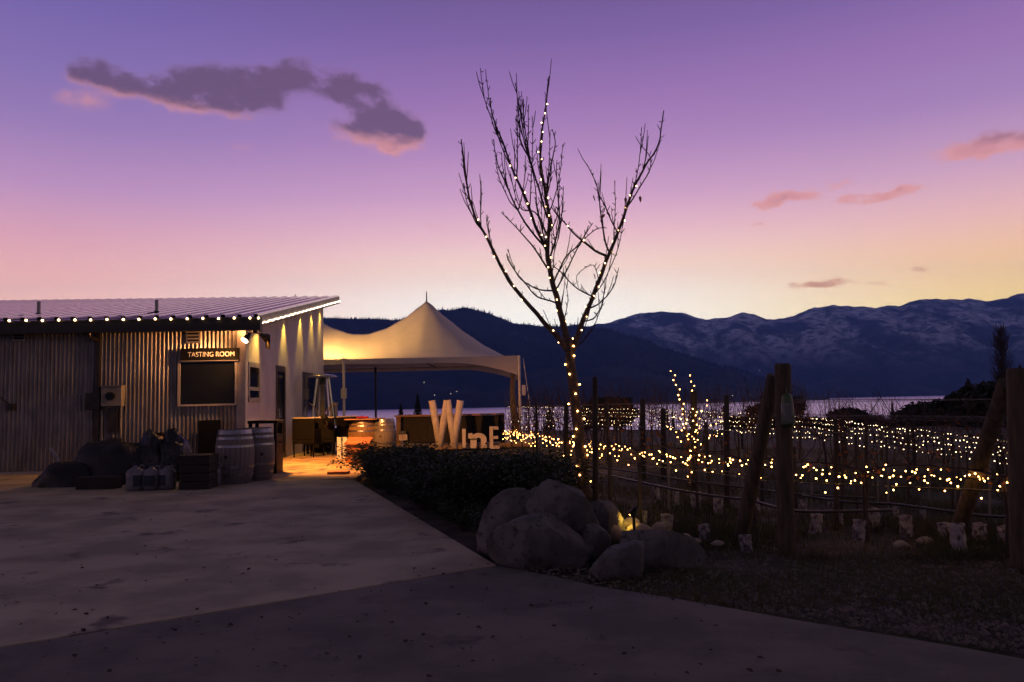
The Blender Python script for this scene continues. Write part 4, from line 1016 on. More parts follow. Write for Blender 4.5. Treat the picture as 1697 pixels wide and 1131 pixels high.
for (x, y) in [(590, 495), (597, 512), (605, 540), (612, 556), (606, 565), (630, 540), (690, 485), (685, 500), (740, 495), (562, 492), (562, 793)]:
    p = at(*c7(x, y), TYY + .5); a = rr.uniform(0, 6)
    if lf is None:
        lf = MB().add([(0, 0, 0), (.022, .004, -.03), (.014, 0, -.075), (0, .003, -.10), (-.016, 0, -.07), (-.02, .004, -.03)], [(0, 1, 2, 5), (5, 2, 3, 4)]).build('leaf', m_leafo, tree, local=True); o = lf; o.location = p - tb0
    else: o = inst(lf, tree, p, 'leaf')
    o.rotation_euler = (rr.uniform(-.5, .5), rr.uniform(-.8, .8), a)
# the fairy lights on it
def along(path, f0, f1, step, spiral=.02, tw=2.0):
    W3, rad = path; L = [0]
    for i in range(1, len(W3)): L.append(L[-1] + (W3[i] - W3[i - 1]).length)
    out = []; s_ = L[-1] * f0; ph = rr.uniform(0, 6)
    while s_ < L[-1] * f1:
        i = max(j for j in range(len(L)) if L[j] <= s_); i = min(i, len(W3) - 2)
        t = (s_ - L[i]) / max(1e-6, L[i + 1] - L[i]); p = W3[i].lerp(W3[i + 1], t); r_ = rad[i] + spiral; ph += tw
        out.append(p + Vector((math.cos(ph) * r_, -abs(math.sin(ph)) * r_ if rr.random() < .75 else math.sin(ph) * r_, rr.uniform(-.01, .01)))); s_ += step * rr.uniform(.8, 1.25)
    return out
bulbs = along((trs, [.085 - .03 * i / len(trs) for i in range(len(trs))]), .1, .99, .115, .02, 1.7)
o = bulb_thing('trunk_light_string', 'fairy lights wound round the bare tree trunk', e_gold, bulbs, .012, bulbs, wr=.004)
for nm, f0, f1, st_, who in (('A', .05, .72, .24, 'limb reaching over the tent'), ('B', .1, .93, .14, 'central upright limb'), ('C', .05, .70, .17, 'limb reaching towards the mountains'), ('D', .05, .60, .20, 'secondary limb left of centre'), ('I', .1, .75, .3, 'small arching branch between the limbs')):
    pp = along(paths[nm], f0, f1, st_, .012); bulb_thing('limb_light_string', 'fairy lights strung along the ' + who.replace(' left of centre', ' growing from the central one') + ' of the bare tree', e_warm, pp, .0095, pp, wr=.003)

# ================================================================== SHRUBS BY THE PATIO
def shrub_mesh(seed, n_leaf=1500, R_=.62, H_=.62):
    rr = random.Random(seed); st_ = MB(); lv = MB(); stems = []
    for k in range(26):
        a = rr.uniform(0, 6.283); sp = rr.uniform(.25, 1.0) * R_; h = H_ * rr.uniform(.55, 1.15)
        p0 = Vector((rr.uniform(-.08, .08), rr.uniform(-.08, .08), 0)); p1 = p0 + Vector((math.cos(a) * sp * .5, math.sin(a) * sp * .5, h * .6)); p2 = p0 + Vector((math.cos(a) * sp, math.sin(a) * sp, h))
        W3 = spline([p0, p1, p2], 4); st_.tube(W3, [.008 - .006 * i / len(W3) for i in range(len(W3))], 4); stems.append(W3)
    for k in range(n_leaf):
        W3 = rr.choice(stems); t = rr.uniform(.25, 1.0) ** .7 * (len(W3) - 1); i = min(int(t), len(W3) - 2); p = W3[i].lerp(W3[i + 1], t - i)
        p = p + Vector((rr.gauss(0, .06), rr.gauss(0, .06), rr.gauss(0, .05))); p.z = max(.02, p.z)
        L = rr.uniform(.025, .055); e = Euler((rr.uniform(-.9, .9), rr.uniform(-.9, .9), rr.uniform(0, 6.28))).to_matrix()
        lv.add([p + e @ Vector(v) for v in ((0, 0, 0), (L * .45, L * .5, .006), (0, L * 1.2, 0), (-L * .45, L * .5, .006))], [(0, 1, 2, 3)])
    return st_, lv
protos = []
spots_s = [(630, 17.2), (668, 17.8), (705, 18.5), (745, 18.8), (790, 18.4), (828, 17.6), (860, 16.8), (640, 15.3), (690, 15.6), (740, 16.0), (790, 15.6), (840, 15.0),
           (668, 13.6), (720, 13.8), (775, 13.6), (830, 13.2), (876, 12.6), (722, 12.1), (775, 12.0), (830, 11.6), (880, 11.3), (770, 10.7), (820, 10.4), (868, 10.1), (806, 9.4), (850, 9.1), (905, 10.4), (690, 11.7), (733, 10.6), (768, 9.8), (796, 9.0), (655, 13.0), (622, 14.6), (640, 14.0)]
for k in range(3):
    st_, lv = shrub_mesh(50 + k)
    t = thing('rose_shrub', 'low dark leafy shrub in the bed beside the patio', 'shrub', (0, 0, 0), 0, 'dark shrubs in the bed beside the patio')
    st_.build('stems', m_twig, t, local=True).name = 'stem'; lv.build('foliage', m_leaf, t, local=True); protos.append(t)
rr = random.Random(5)
for i, (px, Y) in enumerate(spots_s):
    o = protos[i] if i < 3 else copy_tree(protos[i % 3])
    x = at(px, 700, Y).x; o.location = (x, Y, g(x, Y) - .03); o.rotation_euler = (0, 0, rr.uniform(0, 6)); s_ = rr.uniform(.9, 1.2); tgt = at(px, (752 if px > 705 else 738) + rr.uniform(-5, 8), Y).z - g(x, Y); o.scale = (s_ * 1.1, s_ * 1.1, max(.3, min(1.15, tgt / .70)))
nrm = Vector((seamR - cor)).orthogonal().normalized()
if nrm.x < 0: nrm = -nrm
for k in range(15):                                # low edging plants along the slab
    q = cor.lerp(seamR, .02 + k / 16.5) + nrm * rr.uniform(.22, .5); o = copy_tree(protos[k % 3]); s_ = rr.uniform(.42, .62)
    o.location = (q.x, q.y, -.05); o.scale = (s_, s_, s_ * rr.uniform(.7, 1.0)); o.rotation_euler = (0, 0, rr.uniform(0, 6))
    o['label'] = 'small low plant edging the concrete slab beside the shrubs'; o['group'] = 'small plants edging the slab'
#@@END_GARDEN

# ================================================================== VINEYARD
def post_px(px, y0, y1, wpx, lean_px=0, name='trellis_post', label=None, cat='post', m=m_stake, group=None, n=8):
    p = gnd(px + lean_px, y1); q = at(px, y0, p.y); r_ = wpx / FPX * p.y / 2
    p = gp(p.x, p.y); d = (q - p)
    o = MB().tube([p - d * .05 - Vector(p), (0, 0, 0), d * .5, d * .985, d], [r_ * 1.06, r_ * 1.05, r_, r_ * .97, r_ * .86], n).build(name, m, None, smooth=False)
    o.location = p
    for pl in o.data.polygons: pl.use_smooth = len(pl.vertices) == 4
    tag(o, label, cat, group); return o
# the two big end assemblies
A_ = post_px(1297, 603, 913, 27, 6, 'end_post', 'thick round timber end post with a hanging insect trap', m=m_postwood, n=16)
bA = gnd(1241, 903); bA = gp(bA.x, bA.y + .25); tA = at(1283, 622, A_.location.y + .12)
o = MB().tube([bA - (tA - bA) * .04, bA, bA.lerp(tA, .5), tA], [.066, .065, .063, .06], 14).build('brace_post', m_postwood); tag(o, 'leaning timber brace of the end post, grown tube at its foot'.replace('grown tube', 'white sleeve'), 'post')
for pl in o.data.polygons: pl.use_smooth = len(pl.vertices) == 4
B_ = post_px(1687, 611, 936, 36, 8, 'end_post', 'thick round timber end post beside the dark tree clump', m=m_postwood, n=16)
bB = gnd(1606, 893); bB = gp(bB.x, bB.y + .2); tB = at(1668, 634, B_.location.y + .15)
o = MB().tube([bB - (tB - bB) * .04, bB, bB.lerp(tB, .5), tB], [.07, .069, .066, .062], 14).build('brace_post', m_postwood); tag(o, 'leaning timber brace rising to the post near the trees', 'post')
for pl in o.data.polygons: pl.use_smooth = len(pl.vertices) == 4
# insect trap hanging on the post
tp = at(1305, 680, A_.location.y - .1); tz = lambda y: at(1305, y, A_.location.y - .1).z
tr_ = thing('insect_trap', 'clear hanging insect trap with green lid and base', 'trap', tp)
MB().lathe([(.018, tz(662)), (.05, tz(668)), (.06, tz(700)), (.055, tz(702))], 14, (tp.x, tp.y, 0)).build('clear_jar', m_clear, tr_, smooth=True)
MB().lathe([(.05, tz(668)), (.042, tz(656)), (.016, tz(652))], 14, (tp.x, tp.y, 0)).build('lid', m_green, tr_); MB().lathe([(.035, tz(708)), (.062, tz(703)), (.062, tz(700))], 14, (tp.x, tp.y, 0)).build('base', m_green, tr_)
MB().tube([(tp.x, tp.y, tz(652)), (tp.x, tp.y + .03, tz(640))], .004, 4).build('hanger', m_frame, tr_)
# slim posts and stakes standing about in the rows
G1, G2, G3 = 'slim dark trellis posts', 'pale timber stakes', 'wooden row posts lit by fairy lights'
for (px, y0, y1, w, lb) in [(938, 668, 806, 8, 'slim dark post between the tent corner and the lit tree'), (986, 625, 836, 9, 'tallest slim dark post, just beyond the boulder pile and lit tree'), (1065, 662, 790, 9, 'slim dark post against the lake between the lit tree and the sapling'), (1099, 677, 790, 9, 'slim dark post next to the lit sapling on the lit tree side'), (1204, 655, 834, 9, 'slim dark post between the lit sapling and the braced timber post'),
    (1385, 700, 872, 8, 'slim dark post beside the timber post with the insect trap'), (889, 672, 790, 4, 'very thin dark post just outside the tent corner'), (1150, 648, 806, 11, 'thick dark post right behind the lit sapling'), (1435, 690, 880, 6, 'slim dark post midway between the two timber end posts'), (1262, 690, 830, 6, 'thin dark post behind the leaning brace of the trap post')]:
    post_px(px, y0, y1, w, 1, 'trellis_post', lb, group=G1)
for (px, y0, y1, w, ln) in [(897, 718, 817, 4, -3), (1010, 760, 846, 6, 2), (1060, 765, 872, 6, 1), (1108, 762, 846, 4, 0), (1170, 700, 820, 6, 6), (1004, 666, 800, 7, 8), (1505, 700, 826, 5, 0), (1400, 730, 842, 6, -6), (1418, 720, 850, 5, 2), (1580, 735, 840, 5, -2), (1590, 750, 845, 5, -3), (1230, 745, 838, 4, 0), (1345, 760, 848, 4, 0), (1455, 745, 836, 3, 0), (1640, 760, 860, 4, 0), (1540, 740, 835, 3, 0), (1316, 740, 838, 5, 3), (1472, 770, 860, 3, 0)]:
    post_px(px, y0, y1, w, ln, 'vine_stake', 'thin pale timber stake among the vines', m=m_steelstake if w < 5 else m_postwood, group=G2, cat='stake')
# strung rows: control points (px, py, depth) of the lit wire
rr = random.Random(21)
def row_pts(ctrl, n=10): return spline([at(*c) for c in ctrl], n)
near = [(836, 718, 18.0), (868, 721, 15.7), (930, 731, 12.8), (1000, 742, 10.8), (1080, 752, 9.8), (1160, 760, 9.0), (1240, 771, 8.1), (1297, 778, 7.75), (1400, 784, 7.4), (1500, 789, 7.1), (1600, 793, 6.85), (1700, 797, 6.6), (1800, 800, 6.4)]
R1 = [(842, 674, 34), (950, 677, 31), (1100, 681, 28), (1300, 690, 22), (1480, 709, 17), (1600, 724, 15), (1720, 740, 13)]
R6 = [(842, 708, 20), (950, 704, 20), (1100, 706, 18), (1300, 722, 14), (1420, 737, 12.4), (1560, 754, 11.2), (1720, 776, 10)]
def lerp_row(t): return [tuple(a + (c - a) * t for a, c in zip(p, q)) for p, q in zip(R1, R6)]
def walk(pts, step, jz, jx, sag=.0):
    out = []; L = 0
    for i in range(len(pts) - 1):
        d = (pts[i + 1] - pts[i]).length; s_ = L
        while s_ < d:
            p = pts[i].lerp(pts[i + 1], s_ / d); out.append(p + Vector((rr.uniform(-jx, jx), rr.uniform(-jx, jx), rr.gauss(0, jz)))); s_ += step * rr.uniform(.65, 1.35)
        L = s_ - d
    return out
npts = row_pts(near)
bp_ = [p for p in walk(npts, .05, .035, .04) if rr.random() < .9]
bulb_thing('vine_light_string', 'nearest string of warm fairy lights along the vines in front', e_gold, bp_, .0075, npts, joined=True, wr=.005)
bp2 = [p - Vector((0, 0, .10)) for p in walk(npts, .12, .05, .05)]
bulb_thing('vine_light_string', 'second warm fairy light string hanging just under the front vine wire', e_gold, bp2, .0075, [p - Vector((0, 0, .1)) for p in npts], joined=True, wr=.004)
bp3 = walk(npts[len(npts) // 2:], .055, .04, .04)
bulb_thing('vine_light_string', 'extra warm fairy lights on the front vine wire between the timber posts', e_gold, bp3, .0072, None, joined=True)
rows = []
NR = 5
for k in range(NR):
    t = k / (NR - 1); c = lerp_row(t ** 1.1); pts = row_pts(c, 8); rows.append(pts)
    bb = walk(pts, .10, .014, .02); bb2 = []
    bulb_thing('vine_light_string', 'pale fairy light string along a far vine row towards the lake', e_pale, bb + bb2, .0075 + .003 * (1 - t), pts, group='fairy light strings on the far vine rows', joined=True, wr=.004)
# trellis wires, drip lines, vines and their white sleeves
def wires(pts, hs, name, label, r_=.003, m=m_steelstake, group=None, cat='wire'):
    t = thing(name, label, cat, pts[0], 0, group)
    for h in hs: MB().tube([Vector((p.x, p.y, g(p.x, p.y) + h)) for p in pts], r_, 4).build('wire', m, t)
    return t
for k, pts in enumerate(rows): wires(pts, (.55, .95, 1.25), 'trellis_wire', 'thin trellis wires of a far vine row', group='trellis wires of the far vine rows')
wires(npts, (.48, .95), 'trellis_wire', 'thin trellis wires of the front vine row')
def tube_px(ctrl, label, r_=.012):
    o = MB().tube(spline([at(*c) for c in ctrl], 8), r_, 6).build('drip_tube', m_tube, None, smooth=True); tag(o, label, 'hose')
tube_px([(860, 755, 13.2), (940, 772, 11.6), (1000, 786, 10.6), (1100, 808, 9.2), (1180, 822, 8.6), (1240, 829, 8.2), (1290, 842, 7.8), (1340, 848, 7.7), (1480, 846, 7.5)], 'black drip hose sagging between the stakes behind the boulders', .014)
tube_px([(975, 772, 12.0), (1060, 784, 11.0), (1140, 797, 10.2), (1230, 808, 9.6), (1330, 820, 9.0), (1450, 826, 8.6)], 'black drip hose running under the front light string')
tube_px([(1330, 822, 8.9), (1400, 832, 8.6), (1480, 836, 8.4), (1560, 846, 8.0), (1640, 856, 7.7), (1720, 858, 7.5)], 'black drip hose sagging towards the post near the trees', .014)
tube_px([(880, 682, 24.0), (960, 722, 13.5), (990, 727, 12.5)], 'straight pale wire stretched beside the tent corner', .004)
def vine_mesh(seed):
    rr = random.Random(seed); b = MB(); lv = MB(); h = .62
    P0 = [Vector((0, 0, -.03)), Vector((rr.uniform(-.03, .03), rr.uniform(-.03, .03), .3)), Vector((rr.uniform(-.04, .04), 0, h))]
    b.tube(spline(P0, 4), [.022 - .008 * i / 8 for i in range(9)], 6)
    for s_ in (-1, 1):
        arm = spline([P0[2], P0[2] + Vector((s_ * .25, rr.uniform(-.03, .03), .06)), P0[2] + Vector((s_ * .6, 0, .07))], 5); b.tube(arm, [.013 - .007 * i / len(arm) for i in range(len(arm))], 5)
        for q in arm[1::2]:
            for _ in range(2):
                L = rr.uniform(.25, .75); b.tube(spline([q, q + Vector((rr.uniform(-.12, .12), rr.uniform(-.12, .12), L * .5)), q + Vector((rr.uniform(-.25, .25), rr.uniform(-.2, .2), L))], 3), [.005, .0045, .004, .004, .0035, .003, .0025], 4)
                for _ in range(2):
                    p = q + Vector((rr.uniform(-.15, .15), rr.uniform(-.12, .12), rr.uniform(-.12, .2))); e = Euler((rr.uniform(-1, 1), rr.uniform(-1, 1), rr.uniform(0, 6))).to_matrix(); z = rr.uniform(.025, .045)
                    lv.add([p + e @ Vector(v) for v in ((0, 0, 0), (z * .7, z * .4, .004), (0, z * 1.3, 0), (-z * .7, z * .4, .004))], [(0, 1, 2, 3)])
    return b, lv
VG = 'dormant vines in the lit rows'; vp = []
for k in range(4):
    b, lv = vine_mesh(300 + k); t = thing('grape_vine', 'dormant leafless vine with dark shoots tied to the trellis', 'vine', (0, 0, 0), 0, VG)
    b.build('trunk', m_twig, t, local=True); lv.build('dry_leaf', m_leafo, t, local=True, kind='stuff'); vp.append(t)
cnt = 0
for j, pts in enumerate([npts] + rows):
    L = 0; step = 1.05 if j == 0 else 1.5
    for i in range(len(pts) - 1):
        L += (pts[i + 1] - pts[i]).length
        if L > step:
            L = 0; p = pts[i]; d = pts[i + 1] - pts[i]
            o = vp[cnt] if cnt < 4 else copy_tree(vp[cnt % 4]); cnt += 1
            o.location = gp(p.x, p.y); o.rotation_euler = (0, 0, math.atan2(d.y, d.x)); s_ = (p.z - g(p.x, p.y) + .08) / .68; o.scale = (1, 1, max(.7, min(1.9, s_)))
            if j > 0 and (cnt % 3 == 0):
                q = gp(p.x + .1, p.y); po = MB().tube([(0, 0, -.05), (0, 0, max(.9, p.z - q.z + .22))], [.03, .026], 6).build('row_post', m_stake); po.location = q; tag(po, 'short dark post in a far vine row', 'post', 'posts of the far vine rows')
print('vines', cnt)
# white sleeves round young vines
sleeve = None
for i, (px, py, w, h) in enumerate([(1068, 872, 8, 26), (1105, 884, 20, 32), (1089, 830, 11, 26), (1120, 838, 10, 24), (1154, 842, 16, 28), (1191, 852, 15, 28), (1237, 912, 20, 26), (1351, 882, 18, 32), (1392, 870, 11, 20), (1332, 848, 12, 20), (1169, 894, 18, 26), (1423, 895, 20, 34), (1449, 872, 18, 30), (1503, 886, 20, 32), (1590, 914, 24, 46), (1623, 894, 20, 28), (1668, 902, 22, 30), (1567, 888, 20, 22), (1256, 848, 9, 24), (1376, 842, 9, 20), (1530, 862, 10, 22), (1484, 858, 10, 22)]):
    p = gnd(px, py); p = gp(p.x, p.y); ww = w / FPX * p.y; hh_ = h / FPX * p.y
    if sleeve is None:
        b = MB(); prof = []
        for z in range(7):
            for k in range(8):
                a = math.pi / 4 * k; r_ = (.5 if k % 2 == 0 else .52) * (1 + .10 * math.sin(z * 2.4 + k)); b.v.append((r_ * math.cos(a), r_ * math.sin(a), z / 6 + .02 * math.sin(k * 2.0)))
        for z in range(6):
            for k in range(8): b.f.append((z * 8 + k, z * 8 + (k + 1) % 8, (z + 1) * 8 + (k + 1) % 8, (z + 1) * 8 + k))
        o = sleeve = b.build('vine_sleeve', m_sleeve, None)
    else: o = bpy.data.objects.new('vine_sleeve', sleeve.data); col.objects.link(o)
    o.location = p - Vector((0, 0, .01)); o.scale = (ww, ww, hh_); o.rotation_euler = (rr.uniform(-.1, .1), rr.uniform(-.12, .12), rr.uniform(0, 6))
    tag(o, {6: 'white sleeve at the foot of the brace of the trap post', 14: 'tallest white sleeve, at the foot of the brace near the trees', 7: 'white sleeve just beyond the timber post with the trap', 1: 'white sleeve behind the cobbles by the boulder pile'}.get(i, 'crumpled white plastic sleeve round a young vine foot'), 'vine sleeve', 'white sleeves round the young vines')
# the lit sapling by the row post at the middle
sp = gnd(1140, 808); sp = gp(sp.x, sp.y); sap = thing('lit_sapling', 'small bare sapling hung with fairy lights among the vine rows', 'tree', sp)
SY = sp.y
sl = [[(1142, 808), (1143, 770), (1139, 730), (1134, 690), (1124, 650), (1110, 608)], [(1143, 772), (1149, 740), (1152, 700), (1149, 660), (1145, 622)], [(1141, 748), (1128, 730), (1116, 716), (1108, 708)], [(1140, 735), (1160, 712), (1185, 702), (1200, 700)], [(1143, 765), (1170, 730), (1197, 718)], [(1139, 730), (1128, 700), (1118, 690)], [(1150, 725), (1160, 695), (1172, 662)], [(1143, 775), (1120, 760), (1100, 752)], [(1150, 735), (1168, 725), (1196, 719)]]
allp = []
for i, L in enumerate(sl):
    W3 = spline([at(x, y, SY + (0 if i == 0 else rr.uniform(-.3, .3) * j / len(L))) for j, (x, y) in enumerate(L)], 5); n = len(W3)
    r0 = .03 if i == 0 else .013
    MB().tube(W3, [r0 + (.004 - r0) * q / (n - 1) for q in range(n)], 6).build('trunk' if i == 0 else 'branch', m_bark if i == 0 else m_twig, sap, smooth=True)
    allp += along((W3, [.012] * n), .15 if i else .05, 1.0, .075 if i < 3 else .1, .02)
bulb_thing('sapling_light_string', 'dense fairy lights wrapped over the small bare sapling', e_gold, allp, .0095, None, joined=True)
# grass and litter
def blades(name, label, count, area, m, hmin, hmax, wmin, seed, keep, cat='grass'):
    rr = random.Random(seed); b = MB()
    k = 0
    while k < count:
        px = rr.uniform(area[0], area[1]); py = rr.uniform(area[2], area[3]) if rr.random() < .6 else area[2] + (area[3] - area[2]) * rr.random() ** 2
        p = gnd(px, py); k += 1
        if not keep(px, py, p): continue
        n = noise.noise(Vector((p.x * .8, p.y * .8, 3)))
        if n < -.12 and rr.random() < .8: continue
        h = rr.uniform(hmin, hmax) * (1 + n); w = wmin * rr.uniform(.7, 1.4); a = rr.uniform(0, 6.28); ln = rr.uniform(-.6, .6) * h; dx_, dy_ = math.cos(a), math.sin(a)
        z = g(p.x, p.y) - .05 + .02
        b.add([(p.x - dx_ * w, p.y - dy_ * w, z), (p.x + dx_ * w, p.y + dy_ * w, z), (p.x + dx_ * w * .5 + ln * dy_ * .5, p.y + dy_ * w * .5 - ln * dx_ * .5, z + h * .6), (p.x + ln * dy_, p.y - ln * dx_, z + h)], [(0, 1, 2), (0, 2, 3)])
    o = b.build(name, m, None, kind='stuff'); tag(o, label, cat)
onpave = lambda px, py: py > 935 + (px - 820) * .155 + 6 if px > 820 else py > 795 + (px - 586) * .6
blades('grass', 'dim winter grass between the vine rows', 52000, (820, 1720, 735, 925), m_grass, .04, .12, .004, 1, lambda px, py, p: not onpave(px, py))
blades('verge_grass', 'sparse short grass in the gravel verge by the driveway', 16000, (1000, 1740, 905, 1075), m_grass, .015, .05, .003, 2, lambda px, py, p: not onpave(px, py - 8))
b = MB(); rr = random.Random(8)
for k in range(9000):
    px, py = rr.uniform(840, 1740), rr.uniform(900, 1090); p = gnd(px, py)
    if onpave(px, py + 2): continue
    r_ = rr.uniform(.006, .022) * (1.6 if rr.random() < .04 else 1); z = g(p.x, p.y) - .03 + r_ * .2
    pts = [Vector((p.x + r_ * rr.uniform(.7, 1.2) * q[0], p.y + r_ * rr.uniform(.7, 1.2) * q[1], z + r_ * .7 * q[2])) for q in ((1, 0, 0), (0, 1, 0), (-1, 0, 0), (0, -1, 0), (0, 0, 1))]
    b.add(pts, [(0, 1, 4), (1, 2, 4), (2, 3, 4), (3, 0, 4)])
m_gravel = mat('dark_gravel_chips', (.17, .145, .115), (.085, .072, .06), rough=.9, scale=9, spots=((.34, .3, .26), 30, .68, .72))
tag(b.build('gravel', m_gravel, None, kind='stuff'), 'dark gravel and bark chips along the driveway edge', 'gravel')

# ================================================================== TREES TOWARDS THE LAKE
def conifer_mesh(seed, n=900):
    rr = random.Random(seed); tk = MB().tube([(0, 0, -.02), (0, 0, .55), (0, 0, 1.0)], [.03, .018, .003], 6); lv = MB()
    for k in range(n):
        t = rr.random() ** .8; z = .06 + .94 * t; R_ = .24 * (1 - t) ** .85 + .012; a = rr.uniform(0, 6.283); r_ = R_ * rr.uniform(.25, 1.08)
        p = Vector((math.cos(a) * r_, math.sin(a) * r_, z - .12 * r_)); L = .07 * (1.2 - t); o = Vector((math.cos(a), math.sin(a), -.5)) * L; s_ = Vector((-math.sin(a), math.cos(a), 0)) * L * .45
        lv.add([p - o * .6 + Vector((0, 0, .02)), p + s_, p + o, p - s_], [(0, 1, 2, 3)])
    return tk, lv
def bare_mesh(seed, rnd=.38, spread=.55):
    rr = random.Random(seed); tk = MB(); tw = MB()
    def grow(p, d, L, r_, dep):
        q = p + d * L; mid = p.lerp(q, .5) + Vector((rr.uniform(-.04, .04), rr.uniform(-.04, .04), 0)) * L
        (tk if dep < 2 else tw).tube([p, mid, q], [r_, r_ * .85, r_ * .65], 5 if dep < 2 else 3, caps=False)
        if dep >= 5: return
        for _ in range(3 if dep < 4 else 2):
            nd = (d + Vector((rr.uniform(-1, 1), rr.uniform(-1, 1), rr.uniform(-.3, .7))) * spread).normalized(); grow(p.lerp(q, rr.uniform(.5, 1.0)), nd, L * rr.uniform(.58, .8), r_ * .55, dep + 1)
    grow(Vector((0, 0, 0)), Vector((0, 0, 1)), .3, .022, 0); return tk, tw
def bush_mesh(seed, n=2600):
    rr = random.Random(seed); tk = MB().tube([(0, 0, -.05), (0, 0, .4)], [.03, .02], 6); lv = MB(); cl = [(Vector((rr.uniform(-.32, .32), rr.uniform(-.32, .32), rr.uniform(.25, .85))), rr.uniform(.12, .24)) for _ in range(13)]
    for k in range(n):
        c, r_ = rr.choice(cl); v = Vector((rr.gauss(0, 1), rr.gauss(0, 1), rr.gauss(0, 1))).normalized() * r_ * rr.uniform(.5, 1.1); p = c + v; p.z = max(.02, p.z); e = Euler((rr.uniform(0, 6), rr.uniform(0, 6), rr.uniform(0, 6))).to_matrix(); L = rr.uniform(.03, .06)
        lv.add([p + e @ Vector(q) for q in ((0, 0, 0), (L, L * .6, 0), (0, L * 1.8, 0), (-L, L * .6, 0))], [(0, 1, 2, 3)])
    return tk, lv
KINDS = {'conifer': (conifer_mesh, 'conifer_tree', 'dark pointed conifer standing between the vineyard and the lake', 'tree', 'dark conifers towards the lake', m_conifer),
         'bare': (bare_mesh, 'bare_tree', 'leafless brown tree standing against the pale lake', 'tree', 'leafless trees towards the lake', m_bare),
         'bush': (bush_mesh, 'dark_bush', 'dark rounded bush along the far edge of the vineyard', 'bush', 'dark bushes at the far edge of the vineyard', m_conifer)}
tp_ = {}
for kk, (fn, nm, lab, cat, grp, lm) in KINDS.items():
    for s_ in range(3):
        tk, lv = fn(400 + s_); t = thing(nm, lab, cat, (0, 0, 0), 0, grp); tk.build('trunk', m_bare, t, local=True); lv.build('crown', lm, t, local=True); tp_[(kk, s_)] = [t, False]
tcount = {}
def plant(kk, px, ytop, Y, wpx, rz=None, base=None):
    i = tcount.get(kk, 0); tcount[kk] = i + 1; ent = tp_[(kk, i % 3)]
    o = ent[0] if not ent[1] else copy_tree(ent[0]); ent[1] = True
    q = at(px, ytop, Y); z0 = g(q.x, Y) if base is None else base
    h = q.z - z0; w = wpx / FPX * Y; nat = {'conifer': .48, 'bare': 1.0, 'bush': 1.0}[kk]
    o.location = (q.x, Y, z0 - .1); o.scale = (w / nat, w / nat, h + .1); o.rotation_euler = (0, 0, (i * 2.4) if rz is None else rz)
    return o
for a in [(692, 652, 70, 26), (1063, 664, 60, 14), (1105, 668, 62, 9), (1114, 672, 66, 9), (1262, 652, 64, 22), (1604, 628, 58, 44), (1630, 632, 54, 44), (1655, 618, 56, 40), (1690, 606, 52, 46), (1578, 655, 62, 30), (1508, 672, 70, 18), (910, 671, 48, 22), (1478, 662, 75, 12), (664, 668, 60, 20)]: plant('conifer', *a)
for a in [(882, 668, 48, 40), (1000, 645, 42, 70), (1035, 650, 46, 46), (985, 632, 44, 50), (1330, 672, 90, 70), (1400, 668, 85, 90), (1440, 665, 80, 80), (1475, 655, 78, 40), (1525, 655, 72, 55), (1245, 662, 70, 50), (1290, 650, 66, 60), (805, 682, 50, 50), (760, 684, 56, 40), (940, 676, 44, 40), (1180, 668, 60, 60), (1555, 652, 66, 40), (608, 690, 48, 26), (1090, 676, 56, 40)]: plant('bare', *a)
for a in [(1300, 660, 60, 80), (1270, 668, 58, 70), (1372, 690, 64, 70), (1410, 678, 60, 74), (1450, 688, 62, 70), (1500, 676, 60, 80), (1545, 668, 58, 80), (1585, 655, 54, 80), (1620, 650, 50, 80), (1655, 645, 48, 90), (1697, 640, 46, 90), (1225, 686, 60, 60), (1340, 692, 62, 60), (1480, 695, 48, 110), (1560, 690, 46, 120), (1640, 690, 42, 130), (1005, 664, 46, 70), (690, 684, 52, 60), (1030, 674, 44, 50), (970, 672, 44, 40), (1400, 700, 50, 110), (1330, 700, 52, 90), (1740, 600, 44, 120), (1690, 622, 47, 90), (1650, 636, 48, 80), (1615, 640, 50, 70), (1600, 668, 45, 90), (1680, 660, 42, 110), (1530, 680, 50, 90), (1000, 655, 45, 60), (1020, 660, 46, 60), (985, 662, 45, 50)]: plant('bush', *a)
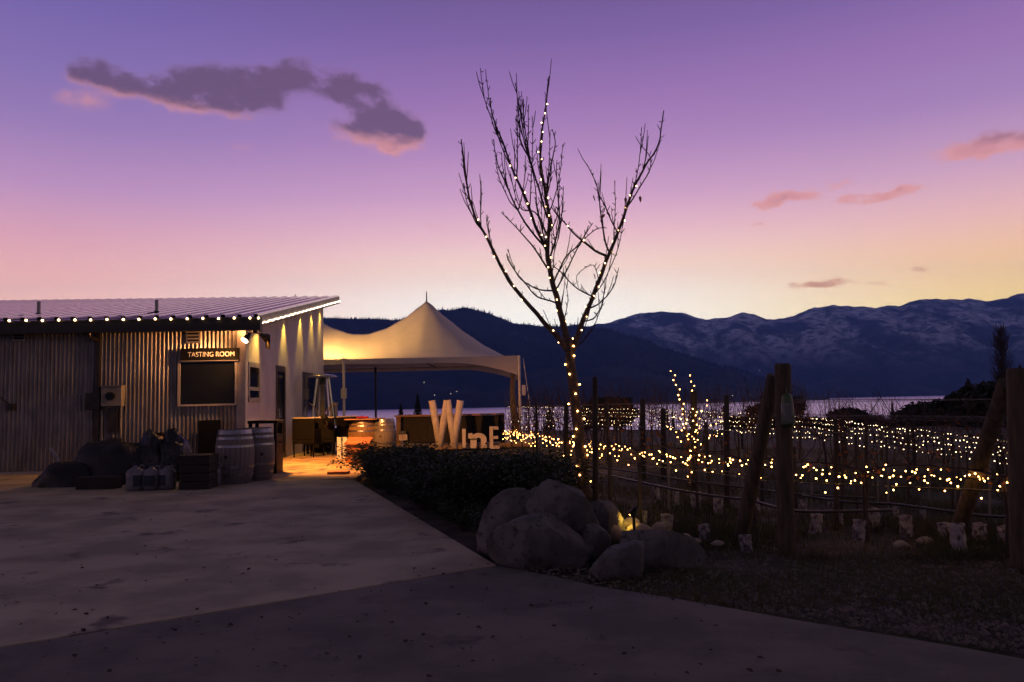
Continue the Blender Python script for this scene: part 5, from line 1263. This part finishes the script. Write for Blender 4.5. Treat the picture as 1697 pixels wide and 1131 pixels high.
# tall slender poplar, leafless
rr = random.Random(77); px, Y = 1657, 58.0; q = at(px, 545, Y); z0 = g(q.x, Y); H = q.z - z0
pop = thing('poplar_tree', 'tall narrow leafless poplar above the dark trees', 'tree', (q.x, Y, z0))
MB().tube([(q.x, Y, z0), (q.x, Y, z0 + H)], [.16, .02], 6).build('trunk', m_bare, pop)
b = MB()
for k in range(520):
    t = rr.uniform(.15, .96); a = rr.uniform(0, 6.283); L = H * .16 * rr.uniform(.5, 1.1) * (1.15 - abs(t - .5) * .9); p = Vector((q.x, Y, z0 + H * t)); o_ = Vector((math.cos(a), math.sin(a), 0)) * rr.uniform(.25, .8) * (1.2 - abs(t - .45))
    b.tube([p, p + o_ * .8 + Vector((0, 0, L * .5)), p + o_ + Vector((0, 0, L))], [.02, .016, .01], 3, caps=False)
b.build('crown', m_bare, pop)
# utility pole
Y = 80; q = at(1325, 656, Y); z0 = g(q.x, Y); up_ = thing('utility_pole', 'utility pole with a transformer in front of the lake', 'pole', (q.x, Y, z0))
MB().tube([(q.x, Y, z0), (q.x, Y, q.z)], [.13, .10], 8).build('pole', m_stake, up_); MB().tube([(q.x + .28, Y, q.z - .75), (q.x + .28, Y, q.z - .15)], .17, 10).build('transformer', m_dpole, up_); MB().box(q.x - .5, q.x + .5, Y - .05, Y + .05, q.z - .12, q.z - .04).build('crossarm', m_stake, up_)
# lamps on the far shore
for i, (px, py, Y) in enumerate([(703, 634, 3450), (709, 646, 3350), (712, 647, 3350), (720, 655, 3200), (747, 653, 3200), (757, 649, 3250), (768, 666, 3060), (738, 668, 3050), (1259, 614, 4000), (1214, 656, 3150), (1244, 655, 3300), (1432, 653, 5600), (1444, 652, 5650), (1471, 650, 5700), (1525, 645, 5800), (1529, 645, 5800), (1560, 650, 5700)]):
    o = MB().ball((0, 0, 0), (1.0 if Y < 5000 else 1.7) * (1.3 if i in (1, 14) else 1), 6, 4).build('shore_lamp', e_far); o.location = at(px, py, Y); tag(o, 'tiny light of a house on the far shore of the lake', 'lamp', 'house lights on the far shore')
#@@END

# dry leaves blown over the paving
b = MB(); rr = random.Random(31)
for k in range(260):
    px, py = rr.uniform(-20, 1300), rr.uniform(800, 1125)
    if not onpave(px, py): continue
    p = gnd(px, py); z = .004; L = rr.uniform(.012, .03); e = Euler((rr.uniform(-.4, .4), rr.uniform(-.4, .4), rr.uniform(0, 6))).to_matrix()
    b.add([p + Vector((0, 0, .008)) + e @ Vector(v) for v in ((0, 0, 0), (L * .6, L * .5, .006), (0, L * 1.4, .004), (-L * .6, L * .5, .006))], [(0, 1, 2, 3)])
m_litter = mat('dark_leaf_litter', (.06, .04, .025), (.03, .02, .014), rough=.8, scale=3)
tag(b.build('leaf_litter', m_litter, None, kind='stuff'), 'scattered dry leaves on the concrete slab and driveway', 'leaves')
